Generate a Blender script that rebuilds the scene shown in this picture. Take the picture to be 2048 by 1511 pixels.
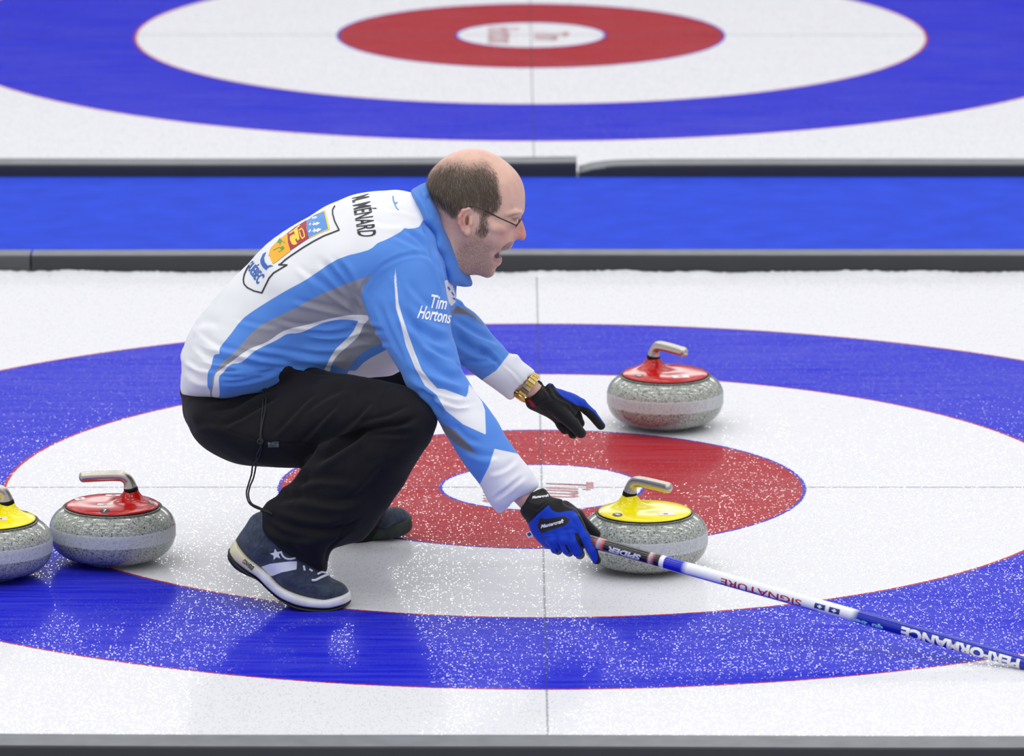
import bpy, bmesh, math, random
import numpy as np
from mathutils import Vector, Matrix
from mathutils.bvhtree import BVHTree

random.seed(7)
RNG = np.random.default_rng(7)
for o in list(bpy.data.objects):
    bpy.data.objects.remove(o)
S = bpy.context.scene
COL = S.collection
PI = math.pi

# ------------------------------------------------------------------ camera
W, H = 2048.0, 1511.0
FPX = 14831.19
CAM = np.array([-0.094, -16.446, 3.803])
PITCH, YAW, ROLL = 0.21253, 0.00159, 0.00036
FWD = np.array([math.sin(YAW) * math.cos(PITCH), math.cos(YAW) * math.cos(PITCH), -math.sin(PITCH)])
RGT = np.cross(FWD, [0, 0, 1]); RGT /= np.linalg.norm(RGT)
UPV = np.cross(RGT, FWD)
RG = RGT * math.cos(ROLL) + UPV * math.sin(ROLL)
UG = -RGT * math.sin(ROLL) + UPV * math.cos(ROLL)
cd = bpy.data.cameras.new('camera')
cam = bpy.data.objects.new('camera', cd)
COL.objects.link(cam)
m = Matrix(((RG[0], UG[0], -FWD[0], CAM[0]), (RG[1], UG[1], -FWD[1], CAM[1]),
            (RG[2], UG[2], -FWD[2], CAM[2]), (0, 0, 0, 1)))
cam.matrix_world = m
cd.sensor_width = 36.0
cd.lens = FPX / W * 36.0
cd.clip_end = 200
cd.dof.use_dof = True
cd.dof.focus_distance = 16.0
cd.dof.aperture_fstop = 6.3
S.camera = cam

# ------------------------------------------------------------------ light
S.view_settings.view_transform = 'Standard'
S.view_settings.look = 'None'
S.view_settings.gamma = 1
S.view_settings.use_curve_mapping = False
S.view_settings.exposure = 0.0
wd = bpy.data.worlds.new('arena_air'); S.world = wd
wd.use_nodes = True
wd.node_tree.nodes['Background'].inputs[0].default_value = (0.93, 0.97, 1.0, 1)
wd.node_tree.nodes['Background'].inputs[1].default_value = 0.60
def area_light(name, loc, sx, sy, power, rot=(0, 0, 0), col=(1, 0.99, 0.97)):
    l = bpy.data.lights.new(name, 'AREA'); l.shape = 'RECTANGLE'
    l.size = sx; l.size_y = sy; l.energy = power; l.color = col
    o = bpy.data.objects.new(name, l); COL.objects.link(o)
    o.location = loc; o.rotation_euler = rot
    return o
for ix in range(-3, 4):
    for iy in range(-3, 5):
        area_light('ceiling_lamp', (ix * 3.2 + 0.4, iy * 3.6 - 1.0, 9.0), 1.6, 0.45, 38)
for k in range(6):   # unseen light panels added high on the far side to put glints on the pebble
    area_light('glint_panel', (-14 + k * 5.6, 40, 11.5), 5.3, 3.4, 215, rot=(math.radians(-90), 0, 0))

# ------------------------------------------------------------------ pixel <-> world helpers (calibration of the photo)
def P(px, py, Y):
    d = FWD + RG * (px - W / 2) / FPX - UG * (py - H / 2) / FPX
    t = (Y - CAM[1]) / d[1]
    return CAM + d * t
def G(px, py, z=0.0):
    d = FWD + RG * (px - W / 2) / FPX - UG * (py - H / 2) / FPX
    t = (z - CAM[2]) / d[2]
    return CAM + d * t
def proj(V):
    D = V - CAM
    z = D @ FWD
    return W / 2 + FPX * (D @ RG) / z, H / 2 - FPX * (D @ UG) / z
SC = 890.0

# ------------------------------------------------------------------ object helpers
def link(o, parent=None):
    COL.objects.link(o)
    if parent is not None:
        o.parent = parent
    return o
def tag(o, label=None, cat=None, group=None, kind=None):
    if label: o['label'] = label
    if cat: o['category'] = cat
    if group: o['group'] = group
    if kind: o['kind'] = kind
    return o
def empty(name, loc):
    o = bpy.data.objects.new(name, None)
    o.empty_display_size = 0.1
    COL.objects.link(o); o.location = loc
    return o
def mesh_obj(name, verts, faces, mat=None, parent=None, smooth=True, off=(0, 0, 0)):
    me = bpy.data.meshes.new(name)
    V = np.asarray(verts, dtype=np.float64) - np.asarray(off)
    if isinstance(faces, np.ndarray):
        n, k = faces.shape
        me.vertices.add(len(V)); me.vertices.foreach_set('co', V.astype(np.float32).ravel())
        me.loops.add(n * k); me.loops.foreach_set('vertex_index', faces.astype(np.int32).ravel())
        me.polygons.add(n)
        me.polygons.foreach_set('loop_start', np.arange(0, n * k, k, dtype=np.int32))
        me.update(calc_edges=True); me.validate()
    else:
        me.from_pydata([tuple(v) for v in V], [], faces)
    if smooth:
        me.polygons.foreach_set('use_smooth', [True] * len(me.polygons))
    if mat: me.materials.append(mat)
    me.update()
    return link(bpy.data.objects.new(name, me), parent)
def bm_obj(name, bm, mat=None, parent=None, smooth=False):
    me = bpy.data.meshes.new(name)
    bm.normal_update(); bm.to_mesh(me); bm.free()
    if smooth: me.polygons.foreach_set('use_smooth', [True] * len(me.polygons))
    if mat: me.materials.append(mat)
    return link(bpy.data.objects.new(name, me), parent)
def lathe(prof, n=96, sx=1.0):
    V = []; F = []
    m_ = len(prof)
    for i in range(n):
        a = 2 * PI * i / n
        for r, z in prof: V.append((r * math.cos(a), r * math.sin(a), z))
    for i in range(n):
        j = (i + 1) % n
        for k in range(m_ - 1):
            F.append((i * m_ + k, j * m_ + k, j * m_ + k + 1, i * m_ + k + 1))
    return V, F
def spline(pts, n, closed=False):
    """Catmull-Rom through pts (any dimension), n samples per span."""
    P_ = [np.array(p, float) for p in pts]
    L = len(P_); out = []
    rng = range(L) if closed else range(L - 1)
    for i in rng:
        if closed: a, b, c, d = P_[i - 1], P_[i], P_[(i + 1) % L], P_[(i + 2) % L]
        else: a, b, c, d = P_[max(i - 1, 0)], P_[i], P_[i + 1], P_[min(i + 2, L - 1)]
        for k in range(n):
            t = k / n
            out.append(0.5 * ((2 * b) + (-a + c) * t + (2 * a - 5 * b + 4 * c - d) * t * t + (-a + 3 * b - 3 * c + d) * t ** 3))
    if not closed: out.append(P_[-1])
    return np.array(out)
def tube(path, rad, n=14, caps=True, flat=1.0):
    """tube mesh along a 3D path; rad scalar or list."""
    path = np.array(path, float); m_ = len(path)
    rad = np.full(m_, rad) if np.isscalar(rad) else np.array(rad, float)
    T = np.gradient(path, axis=0); T /= np.linalg.norm(T, axis=1)[:, None] + 1e-12
    nrm = np.cross(T[0], [0, 0, 1.0])
    if np.linalg.norm(nrm) < 1e-3: nrm = np.cross(T[0], [0, 1.0, 0])
    nrm /= np.linalg.norm(nrm)
    V = []; F = []
    for i in range(m_):
        nrm = nrm - T[i] * (nrm @ T[i]); nrm /= np.linalg.norm(nrm)
        b = np.cross(T[i], nrm)
        for k in range(n):
            a = 2 * PI * k / n
            V.append(path[i] + rad[i] * (math.cos(a) * nrm + flat * math.sin(a) * b))
    for i in range(m_ - 1):
        for k in range(n):
            k2 = (k + 1) % n
            F.append((i * n + k, i * n + k2, (i + 1) * n + k2, (i + 1) * n + k))
    if caps:
        F.append(tuple(range(n - 1, -1, -1))); F.append(tuple((m_ - 1) * n + k for k in range(n)))
    return V, F
def strap(stations, yc, ns=8, n=28, p=4.0):
    """solid band: stations (xt, yt, xb, yb, w) give its upper and lower edge in the side view and its half width"""
    st = spline(stations, ns); V = []; F = []
    for xt, yt, xb, yb, w in st:
        a = P(xt, yt, yc - 0.85 * w); b = P(xb, yb, yc - 0.85 * w); a[1] = yc; b[1] = yc; c = (a + b) / 2; h = (a - b) / 2
        for k in range(n):
            t = 2 * PI * k / n; ct, sn = math.cos(t), math.sin(t)
            V.append(c + h * (abs(ct) ** (2 / p)) * (1 if ct >= 0 else -1) + np.array([0, w, 0]) * (abs(sn) ** (2 / p)) * (1 if sn >= 0 else -1))
    m_ = len(st)
    F = [(i * n + k, i * n + (k + 1) % n, (i + 1) * n + (k + 1) % n, (i + 1) * n + k) for i in range(m_ - 1) for k in range(n)]
    F += [tuple(range(n - 1, -1, -1)), tuple((m_ - 1) * n + k for k in range(n))]
    return np.array(V), F
def merge(parts):
    V = []; F = []
    for v, f in parts:
        b = len(V); V += [tuple(x) for x in v]; F += [tuple(i + b for i in q) for q in f]
    return V, F

# ------------------------------------------------------------------ materials
def srgb(r, g, b):
    f = lambda c: (c / 255 / 12.92) if c / 255 <= 0.04045 else ((c / 255 + 0.055) / 1.055) ** 2.4
    return (f(r), f(g), f(b), 1)
class NT:
    def __init__(self, name):
        self.m = bpy.data.materials.new(name); self.m.use_nodes = True
        self.t = self.m.node_tree; self.t.nodes.clear()
        self.out = self.n('ShaderNodeOutputMaterial')
        self.b = self.n('ShaderNodeBsdfPrincipled')
        self.l(self.b.outputs[0], self.out.inputs[0])
    def n(self, ty, **kw):
        x = self.t.nodes.new(ty)
        for k, v in kw.items(): setattr(x, k, v)
        return x
    def l(self, a, b): self.t.links.new(a, b)
    def setin(self, sock, v):
        if isinstance(v, bpy.types.NodeSocket): self.l(v, sock)
        else: sock.default_value = v
    def math(self, op, a, b=0.0, c=None, clamp=False):
        x = self.n('ShaderNodeMath', operation=op, use_clamp=clamp)
        self.setin(x.inputs[0], a); self.setin(x.inputs[1], b)
        if c is not None: self.setin(x.inputs[2], c)
        return x.outputs[0]
    def mix(self, f, a, b, blend='MIX'):
        x = self.n('ShaderNodeMix', data_type='RGBA', blend_type=blend)
        self.setin(x.inputs[0], f); self.setin(x.inputs[6], a); self.setin(x.inputs[7], b)
        return x.outputs[2]
    def ramp(self, f, stops, interp='LINEAR'):
        x = self.n('ShaderNodeValToRGB'); r = x.color_ramp; r.interpolation = interp
        while len(r.elements) < len(stops): r.elements.new(0.5)
        for e, (p, c) in zip(r.elements, stops):
            e.position = p; e.color = c if len(c) == 4 else (*c, 1)
        self.l(f, x.inputs[0]); return x.outputs[0]
    def noise(self, vec, scale, detail=2, rough=0.5):
        x = self.n('ShaderNodeTexNoise'); x.inputs['Scale'].default_value = scale
        x.inputs['Detail'].default_value = detail; x.inputs['Roughness'].default_value = rough
        if vec is not None: self.l(vec, x.inputs['Vector'])
        return x.outputs[0]
    def voro(self, vec, scale, feature='F1', rand=1.0):
        x = self.n('ShaderNodeTexVoronoi', feature=feature); x.inputs['Scale'].default_value = scale
        x.inputs['Randomness'].default_value = rand
        if vec is not None: self.l(vec, x.inputs['Vector'])
        return x
    def obj(self): return self.n('ShaderNodeTexCoord').outputs['Object']
    def pos(self): return self.n('ShaderNodeNewGeometry').outputs['Position']
    def scale(self, vec, s):
        x = self.n('ShaderNodeVectorMath', operation='MULTIPLY'); self.l(vec, x.inputs[0]); x.inputs[1].default_value = s
        return x.outputs[0]
    def bump(self, h, strength=0.3, dist=0.001):
        x = self.n('ShaderNodeBump'); x.inputs['Strength'].default_value = strength
        x.inputs['Distance'].default_value = dist; self.l(h, x.inputs['Height'])
        self.l(x.outputs[0], self.b.inputs['Normal'])
    def attr(self, name):
        x = self.n('ShaderNodeAttribute'); x.attribute_name = name; return x.outputs['Fac']
    def set(self, **kw):
        for k, v in kw.items(): self.setin(self.b.inputs[k.replace('_', ' ')], v)
        return self
def simple(name, rgb, rough=0.5, metal=0.0, spec=0.5, noise=0.0, nscale=40, bump=0.0, bscale=300, bdist=0.0006, sheen=0.0):
    t = NT(name); c = srgb(*rgb)
    t.set(Roughness=rough, Metallic=metal)
    t.b.inputs['Specular IOR Level'].default_value = spec
    if sheen: t.b.inputs['Sheen Weight'].default_value = sheen
    if noise:
        f = t.noise(t.obj(), nscale, 4)
        dk = tuple(x * (1 - noise) for x in c[:3]) + (1,); lt = tuple(min(1, x * (1 + noise)) for x in c[:3]) + (1,)
        t.set(Base_Color=t.ramp(f, [(0.3, dk), (0.7, lt)]))
    else: t.set(Base_Color=c)
    if bump: t.bump(t.noise(t.obj(), bscale, 2), bump, bdist)
    return t.m
def pattern(name, base, layers, rough=0.75, k=0.8, bump=0.15, bscale=500, spec=0.3, extra=None, soft=None, sheen=0.0):
    """base colour with printed regions whose signed distances (px of the calibration) are stored on the mesh"""
    t = NT(name); c = srgb(*base)
    for i, (a, rgb) in enumerate(layers):
        kk = (soft or {}).get(a, k)
        f = t.math('MULTIPLY_ADD', t.attr(a), kk, 0.5, clamp=True)
        c = t.mix(f, c, srgb(*rgb))
    if extra: c = extra(t, c)
    t.set(Base_Color=c, Roughness=rough)
    t.b.inputs['Specular IOR Level'].default_value = spec
    if sheen: t.b.inputs['Sheen Weight'].default_value = sheen
    if bump: t.bump(t.noise(t.obj(), bscale, 2), bump, 0.0006)
    return t.m

# ------------------------------------------------------------------ implicit surface modelling
def polysd(px, py, poly):
    """signed distance to a polygon, positive inside"""
    poly = np.asarray(poly, float); n = len(poly)
    shp = px.shape; x = px.ravel(); y = py.ravel()
    d = np.full(x.shape, 1e18); ins = np.zeros(x.shape, bool)
    for i in range(n):
        ax, ay = poly[i]; bx, by = poly[(i + 1) % n]
        ex, ey = bx - ax, by - ay
        L = ex * ex + ey * ey
        if L < 1e-12: continue
        t = np.clip(((x - ax) * ex + (y - ay) * ey) / L, 0, 1)
        d = np.minimum(d, (x - ax - t * ex) ** 2 + (y - ay - t * ey) ** 2)
        c = ((ay > y) != (by > y))
        if ey != 0: ins ^= c & (x < ex * (y - ay) / ey + ax)
    d = np.sqrt(d)
    return np.where(ins, d, -d).reshape(shp)
def linesd(px, py, pts):
    """unsigned and signed distance to a polyline plus the parameter 0..1 along it"""
    pts = np.asarray(pts, float); n = len(pts) - 1
    d = np.full(px.shape, 1e18); s = np.zeros(px.shape); u = np.zeros(px.shape)
    seg = np.linalg.norm(np.diff(pts, axis=0), axis=1); cum = np.r_[0, np.cumsum(seg)]; tot = cum[-1]
    for i in range(n):
        a = pts[i]; e = pts[i + 1] - a; L = e @ e
        t = np.clip(((px - a[0]) * e[0] + (py - a[1]) * e[1]) / L, 0, 1)
        qx = px - a[0] - t * e[0]; qy = py - a[1] - t * e[1]
        dd = qx * qx + qy * qy
        m_ = dd < d
        d = np.where(m_, dd, d)
        s = np.where(m_, np.sign(e[0] * qy - e[1] * qx), s)
        u = np.where(m_, (cum[i] + t * seg[i]) / tot, u)
    d = np.sqrt(d)
    return d, d * s, u
def tps(c, v, q, reg=1e-4):
    """thin plate spline through centres c with values v, evaluated at q"""
    c = np.asarray(c, float); s = 100.0
    c = c / s; q = q / s; n = len(c)
    def U(r2): return np.where(r2 > 1e-12, 0.5 * r2 * np.log(np.maximum(r2, 1e-12)), 0)
    K = U(((c[:, None] - c[None]) ** 2).sum(-1)) + reg * np.eye(n)
    Pm = np.c_[np.ones(n), c]
    A = np.block([[K, Pm], [Pm.T, np.zeros((3, 3))]])
    w = np.linalg.solve(A, np.r_[v, np.zeros(3)])
    out = np.zeros(len(q))
    for i in range(0, len(q), 20000):
        b = q[i:i + 20000]
        out[i:i + 20000] = U(((b[:, None] - c[None]) ** 2).sum(-1)) @ w[:n] + w[n] + b @ w[n + 1:]
    return out
class Vol:
    def __init__(self, lo, hi, h):
        self.h = h; self.lo = np.array(lo, float)
        n = np.ceil((np.array(hi) - lo) / h).astype(int) + 1
        self.ax = [self.lo[i] + h * np.arange(n[i]) for i in range(3)]
        self.f = np.full(n, 1.0, np.float32)
    def box(self, lo, hi):
        sl = []
        for i in range(3):
            a = int(np.clip(math.floor((lo[i] - self.lo[i]) / self.h), 0, len(self.ax[i])))
            b = int(np.clip(math.ceil((hi[i] - self.lo[i]) / self.h) + 1, 0, len(self.ax[i])))
            sl.append(slice(a, b))
        return tuple(sl)
    def coords(self, sl):
        return (self.ax[0][sl[0]][:, None, None], self.ax[1][sl[1]][None, :, None], self.ax[2][sl[2]][None, None, :])
    def comb(self, sl, d, k, sub=False):
        f = self.f[sl]; d = d.astype(np.float32)
        if sub:
            d = -d
            if k > 0:
                h = np.maximum(k - np.abs(f - d), 0) / k
                self.f[sl] = np.maximum(f, d) + h * h * k * 0.25
            else: self.f[sl] = np.maximum(f, d)
        else:
            if k > 0:
                h = np.maximum(k - np.abs(f - d), 0) / k
                self.f[sl] = np.minimum(f, d) - h * h * k * 0.25
            else: self.f[sl] = np.minimum(f, d)
    def cone(self, a, b, ra, rb, k=0.0, sub=False, flat=None):
        a = np.array(a, float); b = np.array(b, float)
        mg = max(ra, rb) + k + 3 * self.h
        sl = self.box(np.minimum(a, b) - mg, np.maximum(a, b) + mg)
        X, Y, Z = self.coords(sl)
        e = b - a; L = max(e @ e, 1e-12)
        t = np.clip(((X - a[0]) * e[0] + (Y - a[1]) * e[1] + (Z - a[2]) * e[2]) / L, 0, 1)
        qx, qy, qz = X - a[0] - t * e[0], Y - a[1] - t * e[1], Z - a[2] - t * e[2]
        if flat is not None:      # flatten: (direction, factor) enlarges the distance along the direction
            n, s = flat; n = np.array(n) / np.linalg.norm(n)
            dn = qx * n[0] + qy * n[1] + qz * n[2]
            d = np.sqrt(qx * qx + qy * qy + qz * qz + (s * s - 1) * dn * dn)
        else: d = np.sqrt(qx * qx + qy * qy + qz * qz)
        self.comb(sl, d - (ra + (rb - ra) * t), k, sub)
    def chain(self, pts, rads, k=0.0, sub=False, flat=None, kk=None):
        for i in range(len(pts) - 1):
            self.cone(pts[i], pts[i + 1], rads[i], rads[i + 1], k if i == 0 or kk is None else kk, sub, flat)
    def ell(self, c, r, k=0.0, sub=False, rot=None):
        c = np.array(c, float); r = np.array(r, float); mg = r.max() + k + 3 * self.h
        sl = self.box(c - mg, c + mg); X, Y, Z = self.coords(sl)
        x, y, z = X - c[0], Y - c[1], Z - c[2]
        if rot is not None:
            R = np.array(rot)
            x, y, z = (R[0, 0] * x + R[1, 0] * y + R[2, 0] * z, R[0, 1] * x + R[1, 1] * y + R[2, 1] * z, R[0, 2] * x + R[1, 2] * y + R[2, 2] * z)
        q = np.sqrt((x / r[0]) ** 2 + (y / r[1]) ** 2 + (z / r[2]) ** 2)
        g = np.sqrt((x / r[0] ** 2) ** 2 + (y / r[1] ** 2) ** 2 + (z / r[2] ** 2) ** 2) + 1e-6
        self.comb(sl, np.where(q < 0.2, -r.min() * (1 - q), q * (q - 1) / g), k, sub)
    def sheet(self, outline, ctrl, k=0.0, sub=False, ns=3, reg=1e-4, ymul=1.0, shape=2.0):
        """solid given by its side outline and by half widths w (m) and mid depths yc (m) at control points"""
        ctrl = np.array(ctrl, float)
        ol = spline(outline, ns, True)
        yc0 = ctrl[:, 3].mean(); wm = ctrl[:, 2].max() * 1.25
        cor = np.array([P(a, b, yc0) for a, b in ol])
        mg = 0.03 + k
        lo = [cor[:, 0].min() - mg, ctrl[:, 3].min() - wm - mg, cor[:, 2].min() - mg - 0.05]
        hi = [cor[:, 0].max() + mg, ctrl[:, 3].max() + wm + mg, cor[:, 2].max() + mg + 0.05]
        sl = self.box(lo, hi)
        xs = self.ax[0][sl[0]]; zs = self.ax[2][sl[2]]
        XX, ZZ = np.meshgrid(xs, zs, indexing='ij')
        flat = np.allclose(ctrl[:, 3], yc0)
        YC = np.full(XX.shape, yc0)
        for it in range(1 if flat else 4):
            px, py = proj(np.stack([XX.ravel(), YC.ravel(), ZZ.ravel()], 1))
            if not flat:
                YC = tps(ctrl[:, :2], ctrl[:, 3], np.c_[px, py], 0.05)
                YC = np.clip(YC, ctrl[:, 3].min() - 0.02, ctrl[:, 3].max() + 0.02).reshape(XX.shape)
        px, py = proj(np.stack([XX.ravel(), YC.ravel(), ZZ.ravel()], 1))
        sd = polysd(px, py, ol) / SC
        # zero points on the outline
        olr = ol[::max(1, ns // 2)]
        g = tps(np.r_[ctrl[:, :2], olr], np.r_[ctrl[:, 2] ** 2, np.zeros(len(olr))] * 1e3, np.c_[px, py], reg) / 1e3
        g = np.where(sd > 0, np.maximum(g, np.minimum(sd, 0.05) * 0.008), sd * 0.06)
        g = g.reshape(XX.shape)
        gx, gz = np.gradient(g, self.h)
        yy = self.ax[1][sl[1]][None, :, None] - YC[:, None, :]
        F = yy ** 2 - g[:, None, :]
        d = F / (np.sqrt(4 * yy ** 2 + (gx ** 2 + gz ** 2)[:, None, :]) + 0.004)
        d = np.clip(d, -0.2, 0.2)
        self.comb(sl, d, k, sub)
    def mesh(self, smooth=2):
        f = self.f; h = self.h
        ins = f < 0
        nx, ny, nz = f.shape
        c = ins[:-1, :-1, :-1].astype(np.int8)
        tot = np.zeros((nx - 1, ny - 1, nz - 1), np.int8)
        for dx in (0, 1):
            for dy in (0, 1):
                for dz in (0, 1):
                    tot += ins[dx:nx - 1 + dx, dy:ny - 1 + dy, dz:nz - 1 + dz]
        act = (tot > 0) & (tot < 8)
        I, J, K = np.nonzero(act)
        idx = np.full(act.shape, -1, np.int32); idx[I, J, K] = np.arange(len(I))
        acc = np.zeros((len(I), 3)); cnt = np.zeros(len(I))
        for ax in range(3):
            o1, o2 = [a for a in range(3) if a != ax]
            for u in (0, 1):
                for v in (0, 1):
                    A = [I.copy(), J.copy(), K.copy()]
                    A[o1] = A[o1] + u; A[o2] = A[o2] + v
                    B = [x.copy() for x in A]; B[ax] = B[ax] + 1
                    fa = f[tuple(A)]; fb = f[tuple(B)]
                    mm = (fa < 0) != (fb < 0)
                    t = np.where(mm, fa / np.where(fa == fb, 1, fa - fb), 0)
                    p = np.stack(A, 1).astype(float); p[:, ax] += t
                    acc[mm] += p[mm]; cnt[mm] += 1
        V = acc / np.maximum(cnt, 1)[:, None] * h + self.lo
        Q = []
        for ax in range(3):
            sl0 = [slice(None)] * 3; sl1 = [slice(None)] * 3
            sl0[ax] = slice(0, -1); sl1[ax] = slice(1, None)
            o1, o2 = [a for a in range(3) if a != ax]
            for o in (o1, o2):
                sl0[o] = slice(1, -1); sl1[o] = slice(1, -1)
            a = ins[tuple(sl0)]; b = ins[tuple(sl1)]
            for sgn, mk in ((0, a & ~b), (1, ~a & b)):
                E = list(np.nonzero(mk))
                E[o1] = E[o1] + 1; E[o2] = E[o2] + 1
                q = []
                for u, v in ((0, 0), (1, 0), (1, 1), (0, 1)):
                    C = [x.copy() for x in E]; C[o1] = C[o1] - 1 + u; C[o2] = C[o2] - 1 + v
                    q.append(idx[tuple(C)])
                q = np.stack(q, 1)
                flip = (sgn == 1) != (ax == 1)
                Q.append(q[:, ::-1] if flip else q)
        Q = np.concatenate(Q); Q = Q[(Q >= 0).all(1)]
        V = lap(V, Q, smooth)
        return V, Q
def lap(V, Q, n, lam=0.5):
    if n <= 0: return V
    E = np.concatenate([Q[:, [0, 1]], Q[:, [1, 2]], Q[:, [2, 3]], Q[:, [3, 0]]])
    deg = np.bincount(E.ravel(), minlength=len(V)).astype(float) + 1e-9
    for it in range(n):
        for l in (lam, -lam * 0.9):
            nv = np.stack([np.bincount(E[:, 0], V[E[:, 1], i], len(V)) + np.bincount(E[:, 1], V[E[:, 0], i], len(V)) for i in range(3)], 1)
            V = V + l * (nv / deg[:, None] - V)
    return V
def normals(V, Q):
    a = V[Q[:, 2]] - V[Q[:, 0]]; b = V[Q[:, 3]] - V[Q[:, 1]]
    n = np.cross(a, b); N = np.zeros_like(V)
    for i in range(3):
        N[:, i] = sum(np.bincount(Q[:, j], n[:, i], len(V)) for j in range(4))
    return N / (np.linalg.norm(N, axis=1)[:, None] + 1e-12)
def folds(V, Q, lst, near=True, sel=None):
    """push cloth creases into a mesh: (polyline px, width px, amplitude mm, kind)"""
    N = normals(V, Q)
    px, py = proj(V)
    wgt = np.clip(-N[:, 1] * 2.2 + 0.35, 0, 1) if near else np.ones(len(V))
    if sel is not None: wgt = wgt * sel(V)
    D = np.zeros(len(V))
    for pts, wd_, amp, kind in lst:
        pts = spline(pts, 5)
        x0, y0 = pts.min(0) - 4 * wd_; x1, y1 = pts.max(0) + 4 * wd_
        m_ = (px > x0) & (px < x1) & (py > y0) & (py < y1)
        if not m_.any(): continue
        d, s, u = linesd(px[m_], py[m_], pts)
        tap = np.clip(np.sin(np.clip(u, 0.02, 0.98) * PI) * 1.6, 0, 1)
        if kind == 'v': r = -np.exp(-(d / wd_) ** 2) + 0.55 * np.exp(-((d - 1.9 * wd_) / wd_) ** 2)
        elif kind == 'r': r = np.exp(-(d / wd_) ** 2)
        else: r = 1.6 * (s / wd_) * np.exp(-(s / wd_) ** 2)
        D[m_] += r * tap * amp * 0.001
    return V + N * (D * wgt)[:, None]
def noise1(V, scale, seed=0, dirs=18):
    r = np.random.default_rng(seed); out = np.zeros(len(V))
    for i in range(dirs):
        k = r.normal(size=3) * np.array(scale); out += np.sin(V @ k + r.uniform(0, 6.28))
    return out / math.sqrt(dirs)
def add_attr(o, name, vals):
    a = o.data.attributes.new(name, 'FLOAT', 'POINT'); a.data.foreach_set('value', vals.astype(np.float32))
def paint(o, V, spec):
    px, py = proj(V)
    for name, polys in spec.items():
        v = None
        for pl in polys:
            s = polysd(px, py, pl); v = s if v is None else np.maximum(v, s)
        add_attr(o, name, np.clip(v, -60, 60))
def sp(pts, n=4): return spline(pts, n, True)

# ------------------------------------------------------------------ flat prints laid on a surface
class Surf:
    def __init__(self, V, Q):
        self.V = V; self.t = BVHTree.FromPolygons([tuple(v) for v in V], [tuple(q) for q in (Q.tolist() if hasattr(Q, 'tolist') else Q)])
    def hit(self, px, py, off=0.0009):
        d = FWD + RG * (px - W / 2) / FPX - UG * (py - H / 2) / FPX
        d /= np.linalg.norm(d)
        loc, n, i, dist = self.t.ray_cast(Vector(CAM + d * 14.0), Vector(d))
        if loc is None: return None
        if n.dot(Vector(d)) > 0: n = -n
        return np.array(loc + n * off)
def refine(bm, L):
    for it in range(5):
        es = [e for e in bm.edges if e.calc_length() > L]
        if not es: break
        bmesh.ops.subdivide_edges(bm, edges=es, cuts=1)
        bmesh.ops.triangulate(bm, faces=[f for f in bm.faces if len(f.verts) > 3])
def text_bm(s, bold=0.0, shear=0.0, L=0.12):
    c = bpy.data.curves.new('t', 'FONT'); c.body = s; c.size = 1.0; c.resolution_u = 3
    c.offset = bold; c.shear = shear; c.fill_mode = 'FRONT'
    o = bpy.data.objects.new('t', c); COL.objects.link(o)
    bpy.context.view_layer.update()
    dg = bpy.context.evaluated_depsgraph_get()
    me = bpy.data.meshes.new_from_object(o.evaluated_get(dg))
    bpy.data.objects.remove(o); bpy.data.curves.remove(c)
    bm = bmesh.new(); bm.from_mesh(me); bpy.data.meshes.remove(me)
    bmesh.ops.remove_doubles(bm, verts=bm.verts, dist=1e-5)
    xs = [v.co.x for v in bm.verts]; ys = [v.co.y for v in bm.verts]
    x0, x1, y0, y1 = min(xs), max(xs), min(ys), max(ys)
    for v in bm.verts: v.co.x = (v.co.x - x0) / (x1 - x0); v.co.y = (v.co.y - y0) / (y1 - y0)
    return bm
def bil(q, u, v, pw=1.0):
    """q = four pixel corners: start base, end base, end top, start top"""
    a, b, c, d = [np.array(p, float) for p in q]
    u = u ** pw
    return (a * (1 - u) + b * u) * (1 - v) + (d * (1 - u) + c * u) * v
def decal(name, bm, surf, fn, mat, parent, off, root_off):
    bad = []
    for v in bm.verts:
        p = fn(v.co.x, v.co.y)
        h = surf.hit(p[0], p[1], off)
        if h is None: bad.append(v)
        else: v.co = Vector(h - root_off)
    if bad: bmesh.ops.delete(bm, geom=bad, context='VERTS')
    # drop faces that jumped across a fold
    big = [f for f in bm.faces if f.calc_area() > 2e-4]
    if big: bmesh.ops.delete(bm, geom=big, context='FACES')
    if not len(bm.faces): bm.free(); return None
    return bm_obj(name, bm, mat, parent)
def text_decal(name, s, quad, surf, mat, parent, root_off, bold=0.0, shear=0.0, pw=1.0, off=0.0014, L=0.07):
    bm = text_bm(s, bold, shear); refine(bm, L)
    return decal(name, bm, surf, lambda u, v: bil(quad, u, v, pw), mat, parent, off, root_off)
def poly_decal(name, polys, surf, mat, parent, root_off, off=0.001, L=6.0):
    bm = bmesh.new()
    for pl in polys:
        f = bm.faces.new([bm.verts.new((x, y, 0)) for x, y in pl])
    bmesh.ops.triangulate(bm, faces=bm.faces[:])
    refine(bm, L)
    return decal(name, bm, surf, lambda u, v: (u, v), mat, parent, off, root_off)
def stroke(pts, w, closed=False):
    """list of quads that draw a line of width w px"""
    out = []; n = len(pts)
    for i in range(n if closed else n - 1):
        a = np.array(pts[i], float); b = np.array(pts[(i + 1) % n], float)
        e = b - a; L = np.linalg.norm(e)
        if L < 1e-6: continue
        e /= L; nn = np.array([-e[1], e[0]]) * w / 2
        a = a - e * w * 0.3; b = b + e * w * 0.3
        out.append([a - nn, b - nn, b + nn, a + nn])
    return out

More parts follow.
